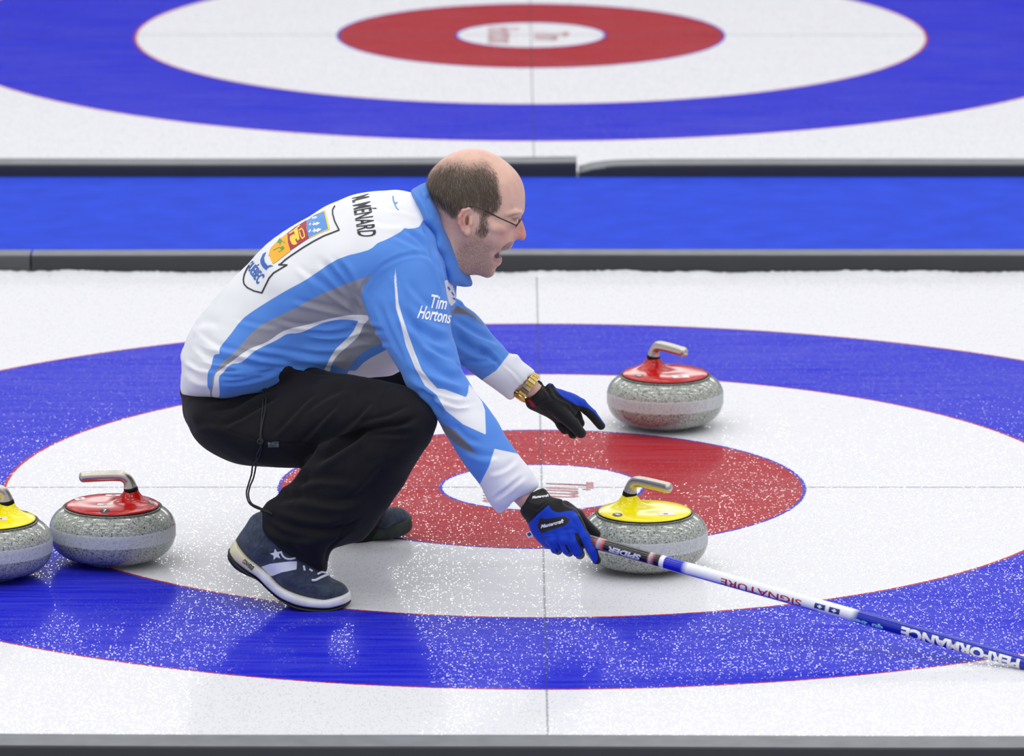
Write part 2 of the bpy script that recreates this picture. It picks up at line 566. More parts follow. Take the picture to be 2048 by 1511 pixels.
# ================================================================== the ice, its rings and the dividers
def ice_material():
    t = NT('pebbled_ice')
    pos = t.pos()
    sx = t.n('ShaderNodeSeparateXYZ'); t.l(pos, sx.inputs[0]); x, y = sx.outputs[0], sx.outputs[1]
    jit = t.math('MULTIPLY', t.math('SUBTRACT', t.noise(pos, 130, 2, 0.6), 0.5), 0.009)
    r1 = t.math('SQRT', t.math('ADD', t.math('MULTIPLY', x, x), t.math('MULTIPLY', y, y)))
    y2 = t.math('SUBTRACT', y, 6.207)
    r2 = t.math('SQRT', t.math('ADD', t.math('MULTIPLY', x, x), t.math('MULTIPLY', y2, y2)))
    r = t.math('ADD', t.math('MINIMUM', r1, r2), jit)
    q = t.math('DIVIDE', r, 2.0)
    white = srgb(218, 217, 222); red = srgb(160, 24, 36); blue = srgb(10, 20, 192); rl = srgb(172, 36, 50); bl = srgb(50, 42, 180)
    st = [(0, white), (0.2245, bl), (0.2325, red), (0.590, bl), (0.601, white), (1.211, rl), (1.222, blue), (1.8145, rl), (1.8225, white)]
    paint = t.ramp(q, [(p / 2.0, c) for p, c in st], 'CONSTANT')
    # fine streaks of frost dragged along the sheet by the brushes
    sn = t.noise(t.scale(pos, (0.55, 9.0, 1)), 5.0, 5, 0.62)
    streak = t.math('MULTIPLY', t.math('SUBTRACT', sn, 0.40, clamp=True), 0.22)
    sn2 = t.noise(t.scale(pos, (2.2, 30.0, 1)), 6.0, 4, 0.7)
    streak = t.math('ADD', streak, t.math('MULTIPLY', t.math('SUBTRACT', sn2, 0.5, clamp=True), 0.12), clamp=True)
    streak = t.math('ADD', streak, 0.012)
    c = t.mix(streak, paint, srgb(196, 196, 212))
    # tee line and centre line, thin threads frozen in
    nl = t.noise(pos, 90, 3, 0.7)
    def line(coord, hw):
        a = t.math('ABSOLUTE', coord); a = t.math('DIVIDE', a, hw)
        return t.math('SUBTRACT', 1.0, t.math('POWER', a, 4), clamp=True)
    ln = t.math('MAXIMUM', line(x, 0.0030), t.math('MAXIMUM', line(y, 0.0065), line(y2, 0.0075)))
    ln = t.math('MULTIPLY', ln, t.math('MULTIPLY', t.math('SUBTRACT', nl, 0.22, clamp=True), 2.2), clamp=True)
    c = t.mix(t.math('MULTIPLY', ln, 0.75), c, srgb(60, 62, 72))
    # a few pale mineral flecks
    sv = t.voro(pos, 220); fleck = t.math('LESS_THAN', sv.outputs['Distance'], 0.10)
    t.set(Base_Color=c)
    # pebble: flat nipped tops like little mirrors, rougher valleys between
    v = t.voro(t.scale(pos, (1.0, 0.38, 1.0)), 285)
    sz = t.n('ShaderNodeSeparateColor'); t.l(v.outputs['Color'], sz.inputs[0])
    top = t.math('LESS_THAN', v.outputs['Distance'], t.math('MULTIPLY_ADD', sz.outputs[0], 0.66, -0.14))
    patch = t.noise(t.scale(pos, (0.8, 2.0, 1)), 3.0, 3, 0.6)
    t.set(Roughness=t.math('MULTIPLY_ADD', top, -0.21, 0.25))
    t.b.inputs['IOR'].default_value = 1.31
    # each nipped top leans by a degree or so
    cv_ = t.n('ShaderNodeCombineXYZ')
    t.l(t.math('MULTIPLY', t.math('SUBTRACT', sz.outputs[1], 0.5), 0.030), cv_.inputs[0])
    t.l(t.math('MULTIPLY', t.math('SUBTRACT', sz.outputs[2], 0.5), 0.030), cv_.inputs[1]); cv_.inputs[2].default_value = 1.0
    nn = t.n('ShaderNodeVectorMath', operation='NORMALIZE'); t.l(cv_.outputs[0], nn.inputs[0])
    mx = t.n('ShaderNodeMix', data_type='VECTOR'); t.l(top, mx.inputs[0]); mx.inputs[4].default_value = (0, 0, 1); t.l(nn.outputs[0], mx.inputs[5])
    t.l(mx.outputs[1], t.b.inputs['Normal'])
    t.setin(t.b.inputs['Specular IOR Level'], t.math('MULTIPLY_ADD', top, 0.80, t.math('MULTIPLY', patch, 0.03)))
    return t.m
ICE = ice_material()
CURBH = 0.042
def slab(name, x0, x1, y0, y1, z0, z1, mat, parent=None):
    V = [(x0, y0, z0), (x1, y0, z0), (x1, y1, z0), (x0, y1, z0), (x0, y0, z1), (x1, y0, z1), (x1, y1, z1), (x0, y1, z1)]
    F = [(0, 3, 2, 1), (4, 5, 6, 7), (0, 1, 5, 4), (1, 2, 6, 5), (2, 3, 7, 6), (3, 0, 4, 7)]
    return mesh_obj(name, V, F, mat, parent, smooth=False)
floor = slab('floor', -9, 9, -3.2, 15.0, -0.06, 0.0, ICE)
tag(floor, kind='structure')
WALL = simple('dark_side_boards', (46, 47, 54), rough=0.8, noise=0.2, nscale=2)
wb = slab('wall_back', -9, 9, 15.0, 15.2, -0.06, 2.1, WALL); tag(wb, kind='structure')

CARPET = simple('blue_carpet', (46, 72, 200), rough=0.95, spec=0.1, noise=0.10, nscale=9, bump=0.3, bscale=260, bdist=0.002)
o = slab('carpet_runner', -9, 9, 2.5645, 3.7935, 0.0, 0.006, CARPET)
tag(o, 'bright blue carpet strip lying between the two rows of dark foam dividers', 'carpet')

def foam_mat(name, front, top):
    t = NT(name)
    g = t.n('ShaderNodeNewGeometry'); s = t.n('ShaderNodeSeparateXYZ'); t.l(g.outputs['Normal'], s.inputs[0])
    f = t.noise(t.obj(), 14, 4)
    a = srgb(*front); c = t.mix(t.math('MULTIPLY', t.math('SUBTRACT', f, 0.35, clamp=True), 0.35), a, srgb(*[min(255, v + 22) for v in front]))
    t.set(Base_Color=c, Roughness=0.62); t.bump(t.noise(t.obj(), 700, 2), 0.25, 0.0008)
    return t.m
FOAM = foam_mat('dark_foam', (50, 51, 55), None)
FOAM2 = foam_mat('grey_foam', (72, 74, 78), None)
FOAM3 = foam_mat('navy_foam', (38, 39, 48), None)
FOAMTOP = simple('lit_foam_top', (112, 114, 119), rough=0.6, noise=0.12, nscale=20)  # lighter grey stands in for overhead light and grazing sheen on the divider tops
def divider(x0, x1, y0, th, h, mat, label, wav=0.0, seed=0, dipl=0.0, dipr=0.0, rise=0.0):
    n = 240 if dipl or dipr else 80; r = random.Random(seed); ph = r.uniform(0, 6)
    prof = [(0, 0), (0, 0.35), (0, 0.7), (0.012, 0.90), (0.05, 0.985), (0.12, 1.0), (0.5, 1.0), (0.9, 1.0), (0.97, 0.96), (1.0, 0.85), (1.0, 0.0)]
    V = []; F = []
    for i in range(n + 1):
        x = x0 + (x1 - x0) * i / n
        dz = wav * math.sin(x * 1.7 + ph) + wav * 0.5 * math.sin(x * 4.1 + ph * 2)
        if dipl: dz -= dipl * math.exp(-(x - x0) / 0.05)
        if dipr: dz -= dipr * math.exp(-(x1 - x) / 0.02)
        if rise: dz += rise * math.exp(-(x1 - x) / 0.25)
        for a, b in prof: V.append((x, y0 + a * th, b * (h + dz)))
    k = len(prof)
    for i in range(n):
        for j in range(k - 1): F.append((i * k + j, (i + 1) * k + j, (i + 1) * k + j + 1, i * k + j + 1))
    F.append(tuple(range(k))[::-1]); F.append(tuple(n * k + j for j in range(k)))
    o = mesh_obj('foam_divider', V, F, mat, None, smooth=False)
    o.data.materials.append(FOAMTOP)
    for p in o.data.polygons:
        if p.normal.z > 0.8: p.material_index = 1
    tag(o, label, 'divider', 'foam dividers between the sheets')
    return o
XJ = G(1155, 358)[0]; XJ1 = G(62, 545)[0]
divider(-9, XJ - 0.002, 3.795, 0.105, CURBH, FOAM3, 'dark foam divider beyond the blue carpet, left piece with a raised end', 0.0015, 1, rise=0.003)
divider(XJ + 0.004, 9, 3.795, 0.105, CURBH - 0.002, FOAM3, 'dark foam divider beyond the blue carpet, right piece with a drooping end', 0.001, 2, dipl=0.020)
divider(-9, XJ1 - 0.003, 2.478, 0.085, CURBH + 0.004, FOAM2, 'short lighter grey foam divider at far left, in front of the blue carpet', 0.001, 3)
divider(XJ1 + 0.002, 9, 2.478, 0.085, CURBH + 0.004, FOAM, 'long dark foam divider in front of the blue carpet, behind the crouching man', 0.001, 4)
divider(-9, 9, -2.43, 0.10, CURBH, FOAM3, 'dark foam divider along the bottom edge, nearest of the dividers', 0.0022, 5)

# scraped ice built up along the foot of the divider
SNOW = simple('scraped_snow', (214, 214, 219), rough=0.8, noise=0.05, bump=0.3, bscale=220, bdist=0.002)
def snow_ridge():
    n = 900; V = []; F = []
    prof = [(-0.055, -0.002), (-0.035, 0.25), (-0.018, 0.7), (-0.006, 1.0), (-0.001, 0.9)]
    k = len(prof)
    for i in range(n + 1):
        x = -4 + 8 * i / n
        h = 0.005 + 0.0022 * math.sin(x * 9) + 0.0016 * math.sin(x * 31 + 1) + RNG.uniform(-0.0016, 0.0022)
        h = max(h, 0.0005); w = 1 + 0.35 * math.sin(x * 13 + 2) + RNG.uniform(-0.2, 0.2)
        for a, b in prof: V.append((x, 2.4765 + min(a, -0.001) * w, -0.001 + h * b))
    for i in range(n):
        for j in range(k - 1): F.append((i * k + j, (i + 1) * k + j, (i + 1) * k + j + 1, i * k + j + 1))
    o = mesh_obj('snow_ridge', V, F, SNOW, None)
    tag(o, 'thin ridge of scraped white ice along the foot of the long dark divider', 'snow', kind='stuff')
snow_ridge()

# lettering painted in the button of each house
RP = NT('red_ice_paint'); 
_n = RP.noise(RP.pos(), 160, 2); 
RP.set(Base_Color=RP.ramp(_n, [(0.42, srgb(140, 40, 54)), (0.70, srgb(196, 140, 150))]), Roughness=0.35)
def ice_words(cy):
    for s, ux, uy0, uy1, h in (('Tim', 0.010, 0.052, -0.105, 0.108), ('Hortons', -0.135, 0.150, -0.160, 0.100)):
        bm = text_bm(s, 0.012, 0.25)
        for v in bm.verts:
            u, w = v.co.x, v.co.y
            v.co = Vector((ux + w * h, cy + uy0 + (uy1 - uy0) * u, 0.0006))
        o = bm_obj('painted_word', bm, RP.m, floor)
ice_words(0.0); ice_words(6.207)

# ================================================================== curling stones
def granite():
    t = NT('granite'); p = t.obj()
    dn = t.n('ShaderNodeTexNoise'); dn.inputs['Scale'].default_value = 420; t.l(p, dn.inputs['Vector'])
    dv = t.n('ShaderNodeVectorMath', operation='MULTIPLY_ADD'); t.l(dn.outputs['Color'], dv.inputs[0]); dv.inputs[1].default_value = (0.007, 0.007, 0.007); t.l(p, dv.inputs[2])
    pd = dv.outputs[0]
    n1 = t.noise(p, 260, 4, 0.65); n2 = t.noise(p, 520, 2, 0.5)
    v = t.voro(pd, 250); v2 = t.voro(pd, 150)
    c = t.ramp(n1, [(0.30, srgb(112, 115, 108)), (0.50, srgb(162, 166, 159)), (0.72, srgb(198, 200, 192))])
    d = t.math('LESS_THAN', v.outputs['Distance'], 0.36)
    sc = t.n('ShaderNodeSeparateColor'); t.l(v.outputs['Color'], sc.inputs[0])
    d = t.math('MULTIPLY', d, t.math('LESS_THAN', sc.outputs[0], 0.46))
    c = t.mix(t.math('MULTIPLY', d, 0.85), c, srgb(40, 42, 40))
    d2 = t.math('LESS_THAN', v2.outputs['Distance'], 0.26)
    sc2 = t.n('ShaderNodeSeparateColor'); t.l(v2.outputs['Color'], sc2.inputs[0])
    d2 = t.math('MULTIPLY', d2, t.math('LESS_THAN', sc2.outputs[1], 0.30))
    c = t.mix(t.math('MULTIPLY', d2, 0.9), c, srgb(34, 35, 34))
    s = t.n('ShaderNodeSeparateXYZ'); t.l(p, s.inputs[0]); z = s.outputs[2]
    zj = t.math('ADD', z, t.math('MULTIPLY', t.math('SUBTRACT', t.noise(p, 60, 2), 0.5), 0.004))
    band = t.math('MULTIPLY', t.math('GREATER_THAN', zj, 0.057), t.math('LESS_THAN', zj, 0.0855))
    # the ground striking band is paler and dull
    c = t.mix(t.math('MULTIPLY', band, 0.50), c, srgb(212, 214, 222))
    t.set(Base_Color=c, Roughness=t.math('MULTIPLY_ADD', band, 0.42, 0.10))
    return t.m
GRAN = granite()
REDP = simple('red_plastic', (184, 20, 20), rough=0.16, spec=0.40)
YELP = simple('yellow_plastic', (246, 228, 0), rough=0.16, spec=0.35)
GASK = simple('black_rubber', (14, 14, 14), rough=0.5, spec=0.2)
SILV = simple('brushed_metal', (196, 188, 178), rough=0.30, metal=0.9, bump=0.05, bscale=900)
STICK = simple('white_sticker', (228, 222, 222), rough=0.35)
STICKG = simple('printed_red', (190, 60, 60), rough=0.35)
BADGE = simple('black_badge', (16, 16, 18), rough=0.25)
WHT = simple('white_print', (240, 240, 242), rough=0.5)
R_ = 0.1375
def stone_parts(root, col):
    prof = [(0.0, 0.006), (0.055, 0.006), (0.063, 0.001), (0.068, 0.001), (0.073, 0.005), (0.086, 0.0085), (0.100, 0.0130), (0.114, 0.0200), (0.1255, 0.0300),
            (0.1330, 0.0420), (0.1366, 0.0530), (R_, 0.0585), (R_, 0.0800), (0.1366, 0.0855), (0.1352, 0.0905), (0.1320, 0.0975), (0.1270, 0.1045), (0.1190, 0.1120), (0.1095, 0.1180), (0.1035, 0.1210), (0.1000, 0.1230), (0.0, 0.1230)]
    V, F = lathe(spline(prof, 3), 128); body = mesh_obj('stone_body', V, F, GRAN, root)
    V, F = lathe([(0.0985, 0.1195), (0.1028, 0.1205), (0.1036, 0.1230), (0.1030, 0.1255), (0.0985, 0.1262)], 96)
    mesh_obj('gasket', V, F, GASK, root)
    # cap: dished disc whose surface sweeps up into the neck of the handle
    NX = 0.041
    def zcap(x, y):
        r = math.hypot(x, y)
        z = 0.1262 + 0.0095 * (1 - (r / 0.1015) ** 2) ** 0.5 if r < 0.1015 else 0.1262
        z -= 0.0035 * math.exp(-(((x + 0.012) / 0.045) ** 2 + (y / 0.040) ** 2))
        d = math.hypot((x - NX) / 1.1, y)
        z += 0.026 * math.exp(-(max(d - 0.012, 0) / 0.0135) ** 1.2)
        return z
    V = []; F = []; nr, na = 44, 96
    V.append((NX, 0, zcap(NX, 0)))
    for i in range(1, nr + 1):
        f = i / nr; rr = f ** 1.35
        for k in range(na):
            a = 2 * PI * k / na
            ex, ey = 0.1015 * math.cos(a), 0.1015 * math.sin(a)
            x, y = NX + (ex - NX) * rr, ey * rr
            V.append((x, y, zcap(x, y)))
    for k in range(na): F.append((0, 1 + k, 1 + (k + 1) % na))
    for i in range(nr - 1):
        for k in range(na):
            k2 = (k + 1) % na
            F.append((1 + i * na + k, 1 + (i + 1) * na + k, 1 + (i + 1) * na + k2, 1 + i * na + k2))
    b = len(V)
    for k in range(na):
        a = 2 * PI * k / na; V.append((0.1018 * math.cos(a), 0.1018 * math.sin(a), 0.1250))
    for k in range(na):
        k2 = (k + 1) % na; F.append((1 + (nr - 1) * na + k, b + k, b + k2, 1 + (nr - 1) * na + k2))
    cap = mesh_obj('handle_base', V, F, col, root)
    # neck, collar and grip
    ax = Vector((-0.22, 0, 1)).normalized()
    p0 = np.array([NX + 0.003, 0, 0.145]); axn = np.array(ax)
    V, F = tube([p0, p0 + axn * 0.006, p0 + axn * 0.0115], [0.0185, 0.0168, 0.0156], 28)
    mesh_obj('handle_neck', V, F, col, root)
    c0 = p0 + axn * 0.0110
    V, F = tube([c0, c0 + axn * 0.0045, c0 + axn * 0.009], [0.0160, 0.0157, 0.0153], 28)
    mesh_obj('collar_band', V, F, GASK, root)
    g0 = c0 + axn * 0.0085
    path = spline([g0, g0 + axn * 0.008, (0.0335, 0, 0.1815), (0.024, 0, 0.1885), (0.009, 0, 0.1905), (-0.02, 0, 0.1900), (-0.050, 0, 0.1885), (-0.066, 0, 0.1872), (-0.072, 0, 0.1866)], 6)
    n = len(path); rad = np.full(n, 0.0118)
    for i in range(n):
        t = i / (n - 1)
        rad[i] = 0.0120 + 0.0030 * max(0, 1 - t / 0.22)
    L = np.linalg.norm(path - path[-1], axis=1)
    rad = np.where(L < 0.009, rad * np.sqrt(np.maximum(1 - ((0.009 - L) / 0.0091) ** 2, 0.002)), rad)
    V, F = tube(path, rad, 28)
    mesh_obj('grip', V, F, SILV, root)
    return zcap
def cap_print(root, zc, cx, cy, w, h, ang, mat, name, oval=False, sub=None):
    """a label lying on the cap"""
    bm = bmesh.new(); vs = []
    n = 26
    if oval:
        grid = [[(0.5 + 0.5 * r * math.cos(2 * PI * k / n), 0.5 + 0.5 * r * math.sin(2 * PI * k / n)) for k in range(n)] for r in (0.0001, 0.5, 1.0)]
    else:
        grid = [[(i / 6, j / 4) for j in range(5)] for i in range(7)]
    ca, sa = math.cos(ang), math.sin(ang)
    def W_(u, v, off=0.0004):
        x, y = (u - 0.5) * w, (v - 0.5) * h
        X, Y = cx + x * ca - y * sa, cy + x * sa + y * ca
        return Vector((X, Y, zc(X, Y) + off))
    ring = [[bm.verts.new(W_(u, v)) for u, v in row] for row in grid]
    for i in range(len(ring) - 1):
        m_ = len(ring[0])
        for j in range(m_ if oval else m_ - 1):
            j2 = (j + 1) % m_
            bm.faces.new((ring[i][j], ring[i + 1][j], ring[i + 1][j2], ring[i][j2]))
    o = bm_obj(name, bm, mat, root, True)
    if sub:
        b = text_bm(sub, 0.02); refine(b, 0.3)
        for v in b.verts:
            u, q = 0.32 + 0.36 * v.co.x, 0.22 + 0.56 * v.co.y
            v.co = W_(u, q, 0.0008)
        bm_obj('print', b, WHT, o)
    return o
def stone(px, y0, ang, col, label, badge=None, stickers=()):
    g = G(px, y0)
    root = empty('curling_stone', (g[0], g[1], 0))
    tag(root, label, 'curling stone')
    zc = stone_parts(root, col)
    root.rotation_euler = (0, 0, ang)
    # prints: positions are given in world orientation and turned into the stone's own frame
    c, s = math.cos(-ang), math.sin(-ang)
    for (x, y, w, h, a, kind, txt) in stickers:
        X, Y = x * c - y * s, x * s + y * c
        if kind == 'oval':
            cap_print(root, zc, X, Y, w, h, a - ang, BADGE, 'number_badge', True, txt)
        else:
            o = cap_print(root, zc, X, Y, w, h, a - ang, STICK, 'sticker')
            cap_print(o, lambda p, q: zc(p, q) + 0.0005, X, Y, w * 0.26, h * 0.30, a - ang, STICKG, 'sticker_print')
    return root
stone(226, 1121, 0.0, REDP, 'red-handled granite curling stone at left, its silver grip pointing left', stickers=[
    (-0.012, -0.082, 0.021, 0.030, 0, 'oval', '7'), (0.084, -0.008, 0.016, 0.030, 0.25, 'oval', 'C'),
    (-0.072, 0.030, 0.022, 0.028, 0.3, 'st', None), (0.000, 0.056, 0.034, 0.020, 0, 'st', None), (-0.014, -0.030, 0.034, 0.020, -0.1, 'st', None)])
stone(-21, 1150, math.radians(15), YELP, 'yellow-handled granite curling stone cut off by the left edge of the picture', stickers=[
    (0.028, -0.040, 0.030, 0.022, 0.1, 'st', None), (0.073, 0.035, 0.020, 0.026, -0.6, 'oval', '2')])
stone(1330, 851, math.radians(180 - 48), REDP, 'red-handled granite curling stone behind the pointing gloved hand', stickers=[
    (-0.063, -0.050, 0.020, 0.026, 0.5, 'oval', '5'), (0.034, -0.060, 0.040, 0.026, 0.25, 'st', None)])
stone(1289, 1135, math.radians(180 - 38), YELP, 'yellow-handled granite curling stone behind the shaft of the broom', stickers=[
    (-0.060, -0.056, 0.020, 0.028, 0.5, 'oval', '8'), (0.044, -0.052, 0.036, 0.022, 0.25, 'st', None)])

# ================================================================== the crouching player
ROOT = np.array([-0.52, -0.84, 0.0])
man = empty('person', ROOT)
tag(man, 'balding man with glasses crouching in a blue and white jacket, shouting and holding a broom', 'person')
YM = -0.83
CBLUE = (84, 138, 222); CGREY = (142, 142, 155); CWHITE = (228, 228, 234)

# ---------------------------------------------------------------- jacket
torso_ol = [(364, 786), (361, 770), (361, 752), (364, 738), (364, 722), (362, 710), (368, 688), (376, 667), (394, 640), (419, 610), (462, 562), (486, 539), (523, 502),
            (553, 476), (584, 454), (614, 438), (644, 422), (669, 411), (705, 396), (745, 386), (781, 383), (806, 384), (835, 388), (858, 400), (878, 430),
            (893, 470), (905, 520), (913, 560), (911, 596), (898, 640), (868, 690), (835, 722), (797, 740), (779, 748), (722, 754), (670, 762), (600, 780), (520, 792), (437, 790), (400, 792), (378, 792)]
torso_ct = [(385, 740, .130, YM), (420, 700, .172, YM), (450, 750, .178, YM), (520, 740, .165, YM), (500, 650, .178, YM), (560, 570, .182, YM), (600, 660, .165, YM), (680, 700, .150, YM),
            (660, 500, .196, YM), (700, 600, .178, YM), (760, 660, .155, YM), (760, 470, .205, YM), (800, 560, .185, YM), (840, 470, .165, YM), (860, 640, .150, YM), (870, 540, .140, YM), (830, 420, .105, YM), (880, 580, .11, YM), (735, 415, .13, YM), (640, 445, .12, YM), (545, 505, .12, YM)]
nsl_ol = [(722, 590), (738, 638), (768, 691), (794, 733), (813, 774), (832, 788), (858, 812), (876, 842), (889, 865), (911, 899), (934, 933), (960, 971), (979, 1003), (992, 1023), (1003, 1026), (1020, 1012), (1050, 992), (1078, 970),
          (1066, 950), (1051, 929), (1040, 915), (1028, 897), (1013, 872), (994, 840), (975, 814), (958, 793), (942, 770), (926, 742), (918, 715), (907, 684), (900, 655), (899, 631), (896, 604), (889, 567), (881, 540), (866, 518), (847, 505), (813, 508), (775, 524), (745, 545), (728, 566)]
nsl_ct = [(760, 580, .050, -1.000), (800, 540, .052, -0.990), (860, 580, .056, -0.995), (800, 620, .070, -1.010), (860, 660, .068, -1.030), (820, 720, .058, -1.060), (870, 740, .072, -1.070), (890, 800, .062, -1.100), (920, 830, .058, -1.115),
          (950, 880, .056, -1.130), (980, 930, .052, -1.145), (1010, 965, .050, -1.150), (1000, 1000, .038, -1.150), (1050, 960, .036, -1.150), (915, 860, .050, -1.120)]
fsl_ol = [(820, 560), (850, 545), (880, 560), (901, 590), (916, 597), (925, 603), (932, 613), (949, 625), (961, 635), (972, 648), (987, 670), (1004, 688), (1019, 706), (1036, 708), (1046, 722), (1058, 732), (1069, 742), (1066, 752), (1045, 778), (1022, 799),
          (1005, 788), (983, 771), (966, 758), (935, 738), (915, 722), (880, 700), (840, 670), (815, 620)]
fsl_ct = [(850, 600, .060, -0.690), (900, 640, .056, -0.680), (940, 680, .050, -0.660), (980, 720, .047, -0.640), (1010, 745, .046, -0.625), (1045, 755, .036, -0.620), (880, 670, .050, -0.685), (1015, 780, .028, -0.62), (960, 740, .036, -0.65)]
jv = Vol([-1.02, -1.30, 0.05], [0.10, -0.50, 0.95], 0.0042)
jv.sheet(torso_ol, torso_ct)
jv.sheet(nsl_ol, nsl_ct, k=0.022)
jv.sheet(fsl_ol, fsl_ct, k=0.018)
# shoulders
a = P(800, 520, -0.98); b = P(800, 520, -0.68)
jv.cone(P(822, 545, -0.97), P(790, 500, -0.90), 0.060, 0.070, k=0.03)
jv.cone(P(850, 560, -0.70), P(800, 480, -0.76), 0.058, 0.072, k=0.03)
# open cuffs
for (ca, cb, yc, r) in (((1010, 965), (1052, 1018), -1.150, .026), ((1030, 755), (1062, 786), -0.620, .030)):
    jv.cone(P(*ca, yc), P(*cb, yc - 0.004), r * 0.9, r, sub=True)
JV, JQ = jv.mesh(3)
del jv
jf = [  # waist gathers
    ([(392, 692), (410, 706), (440, 716), (470, 722), (520, 732), (560, 738)], 6, 6, 'v'), ([(400, 712), (425, 722), (460, 728), (500, 738), (548, 745)], 5, 5, 'v'),
    ([(395, 665), (430, 690), (480, 704), (560, 716), (620, 722)], 8, 4, 's'), ([(430, 738), (470, 740), (510, 746), (548, 738)], 4, 3.5, 'v'), ([(440, 752), (480, 752), (520, 750), (550, 738)], 3.5, 3, 'v'),
    ([(440, 764), (480, 762), (530, 752), (556, 738)], 3.5, 2.6, 'v'), ([(372, 720), (395, 736), (430, 742)], 7, 4, 's'), ([(480, 706), (540, 716), (600, 728), (660, 732)], 6, 4, 'v'), ([(470, 692), (540, 700), (620, 712), (700, 720)], 8, 3, 's'),
    ([(500, 720), (560, 732), (620, 735), (680, 738)], 4, 2.5, 'v'),
    # armpit radiating folds
    ([(640, 520), (672, 552), (700, 588), (722, 628)], 8, 5, 'v'), ([(668, 520), (690, 545), (712, 585), (726, 612)], 7, 5, 'v'), ([(612, 545), (650, 575), (690, 605), (728, 634)], 9, 4.5, 's'), ([(580, 600), (630, 612), (680, 622), (724, 634)], 8, 3.5, 's'),
    ([(610, 668), (660, 672), (705, 666), (735, 655)], 7, 4, 's'), ([(600, 690), (660, 694), (720, 684), (760, 676)], 9, 3, 's'), ([(700, 650), (740, 655), (770, 662)], 5, 4, 'v'), ([(705, 675), (745, 684), (785, 690)], 7, 3, 's'),
    ([(545, 640), (600, 652), (650, 655), (700, 648)], 8, 2.5, 's'), ([(470, 640), (520, 652), (560, 655)], 8, 2.0, 's'), ([(590, 530), (622, 560), (650, 598)], 9, 2.2, 's'),
    # shoulder seam and yoke
    ([(748, 549), (766, 531), (797, 515), (821, 509), (842, 509), (862, 516)], 2.4, 3.2, 'v'), ([(748, 549), (730, 567), (722, 589), (730, 620), (742, 645)], 3.2, 4, 'v'),
    ([(806, 456), (840, 480), (866, 512), (884, 545)], 5, 3.5, 'v'), ([(780, 470), (820, 490), (850, 505)], 8, 2, 's'), ([(845, 450), (862, 490), (872, 525)], 4, 3.0, 'v'),
    ([(838, 505), (862, 524), (878, 556), (888, 590)], 7, 3.5, 's'),
    # near sleeve
    ([(800, 612), (830, 650), (865, 672), (900, 688)], 10, 5, 'v'), ([(808, 560), (840, 600), (880, 632), (900, 645)], 11, 3.2, 's'), ([(815, 640), (850, 690), (890, 715), (915, 722)], 10, 4.5, 's'),
    ([(770, 600), (790, 650), (812, 700), (828, 745)], 9, 3.0, 's'), ([(835, 700), (870, 735), (905, 755), (928, 762)], 9, 4, 'v'), ([(745, 600), (765, 640), (790, 690), (812, 730)], 8, 2.6, 's'),
    ([(820, 742), (850, 764), (890, 782), (930, 792)], 8, 4.5, 'v'), ([(850, 790), (880, 800), (915, 812), (945, 808)], 7, 4.0, 's'), ([(838, 775), (862, 798), (885, 830)], 6, 4, 'v'), ([(905, 720), (925, 745), (940, 775)], 6, 3, 's'),
    ([(900, 850), (935, 880), (965, 890)], 9, 2.6, 's'), ([(925, 900), (960, 915), (1000, 915)], 9, 2.4, 's'), ([(985, 1000), (1015, 978), (1050, 950)], 4, 2.0, 'v'), ([(975, 950), (1010, 940), (1035, 920)], 8, 2, 's'),
    ([(780, 540), (800, 580), (806, 620)], 9, 1.8, 's'), ([(930, 765), (950, 790), (972, 822)], 5, 2, 's'),
    # far sleeve
    ([(905, 640), (950, 668), (1000, 690)], 9, 4, 's'), ([(905, 668), (950, 700), (990, 712)], 8, 4.5, 'v'), ([(915, 720), (960, 726), (1000, 722)], 7, 3.5, 's'), ([(950, 690), (985, 715), (1000, 735)], 4, 2.5, 'v'),
    ([(905, 600), (925, 615), (960, 640)], 6, 4, 's'), ([(1005, 728), (1030, 750), (1045, 770)], 4, 1.6, 's'),
    # back
    ([(735, 440), (770, 452), (815, 452)], 10, 1.6, 's'), ([(775, 420), (810, 425), (836, 440)], 7, 2.0, 's'), ([(380, 660), (410, 650), (440, 655)], 14, 2, 's'), ([(372, 740), (390, 760), (420, 770)], 9, 2, 's'),
]
JV = folds(JV, JQ, [(a_, max(b_ * 0.85, 3.8), c_ * (1.85 if b_ > 3.3 else 0.8), d_) for a_, b_, c_, d_ in jf])
JV = JV + normals(JV, JQ) * (0.0012 * noise1(JV, (26, 26, 40), 3) + 0.0006 * noise1(JV, (60, 60, 90), 4))[:, None]
TSH = [(340, 820), (340, 350), (845, 350), (845, 442), (821, 457), (809, 456), (800, 464), (772, 479), (755, 486), (736, 500), (675, 518), (614, 558), (565, 585), (510, 619), (483, 640), (462, 667), (440, 695), (439, 707), (428, 710), (422, 734), (416, 744), (415, 771), (422, 786), (424, 820)]
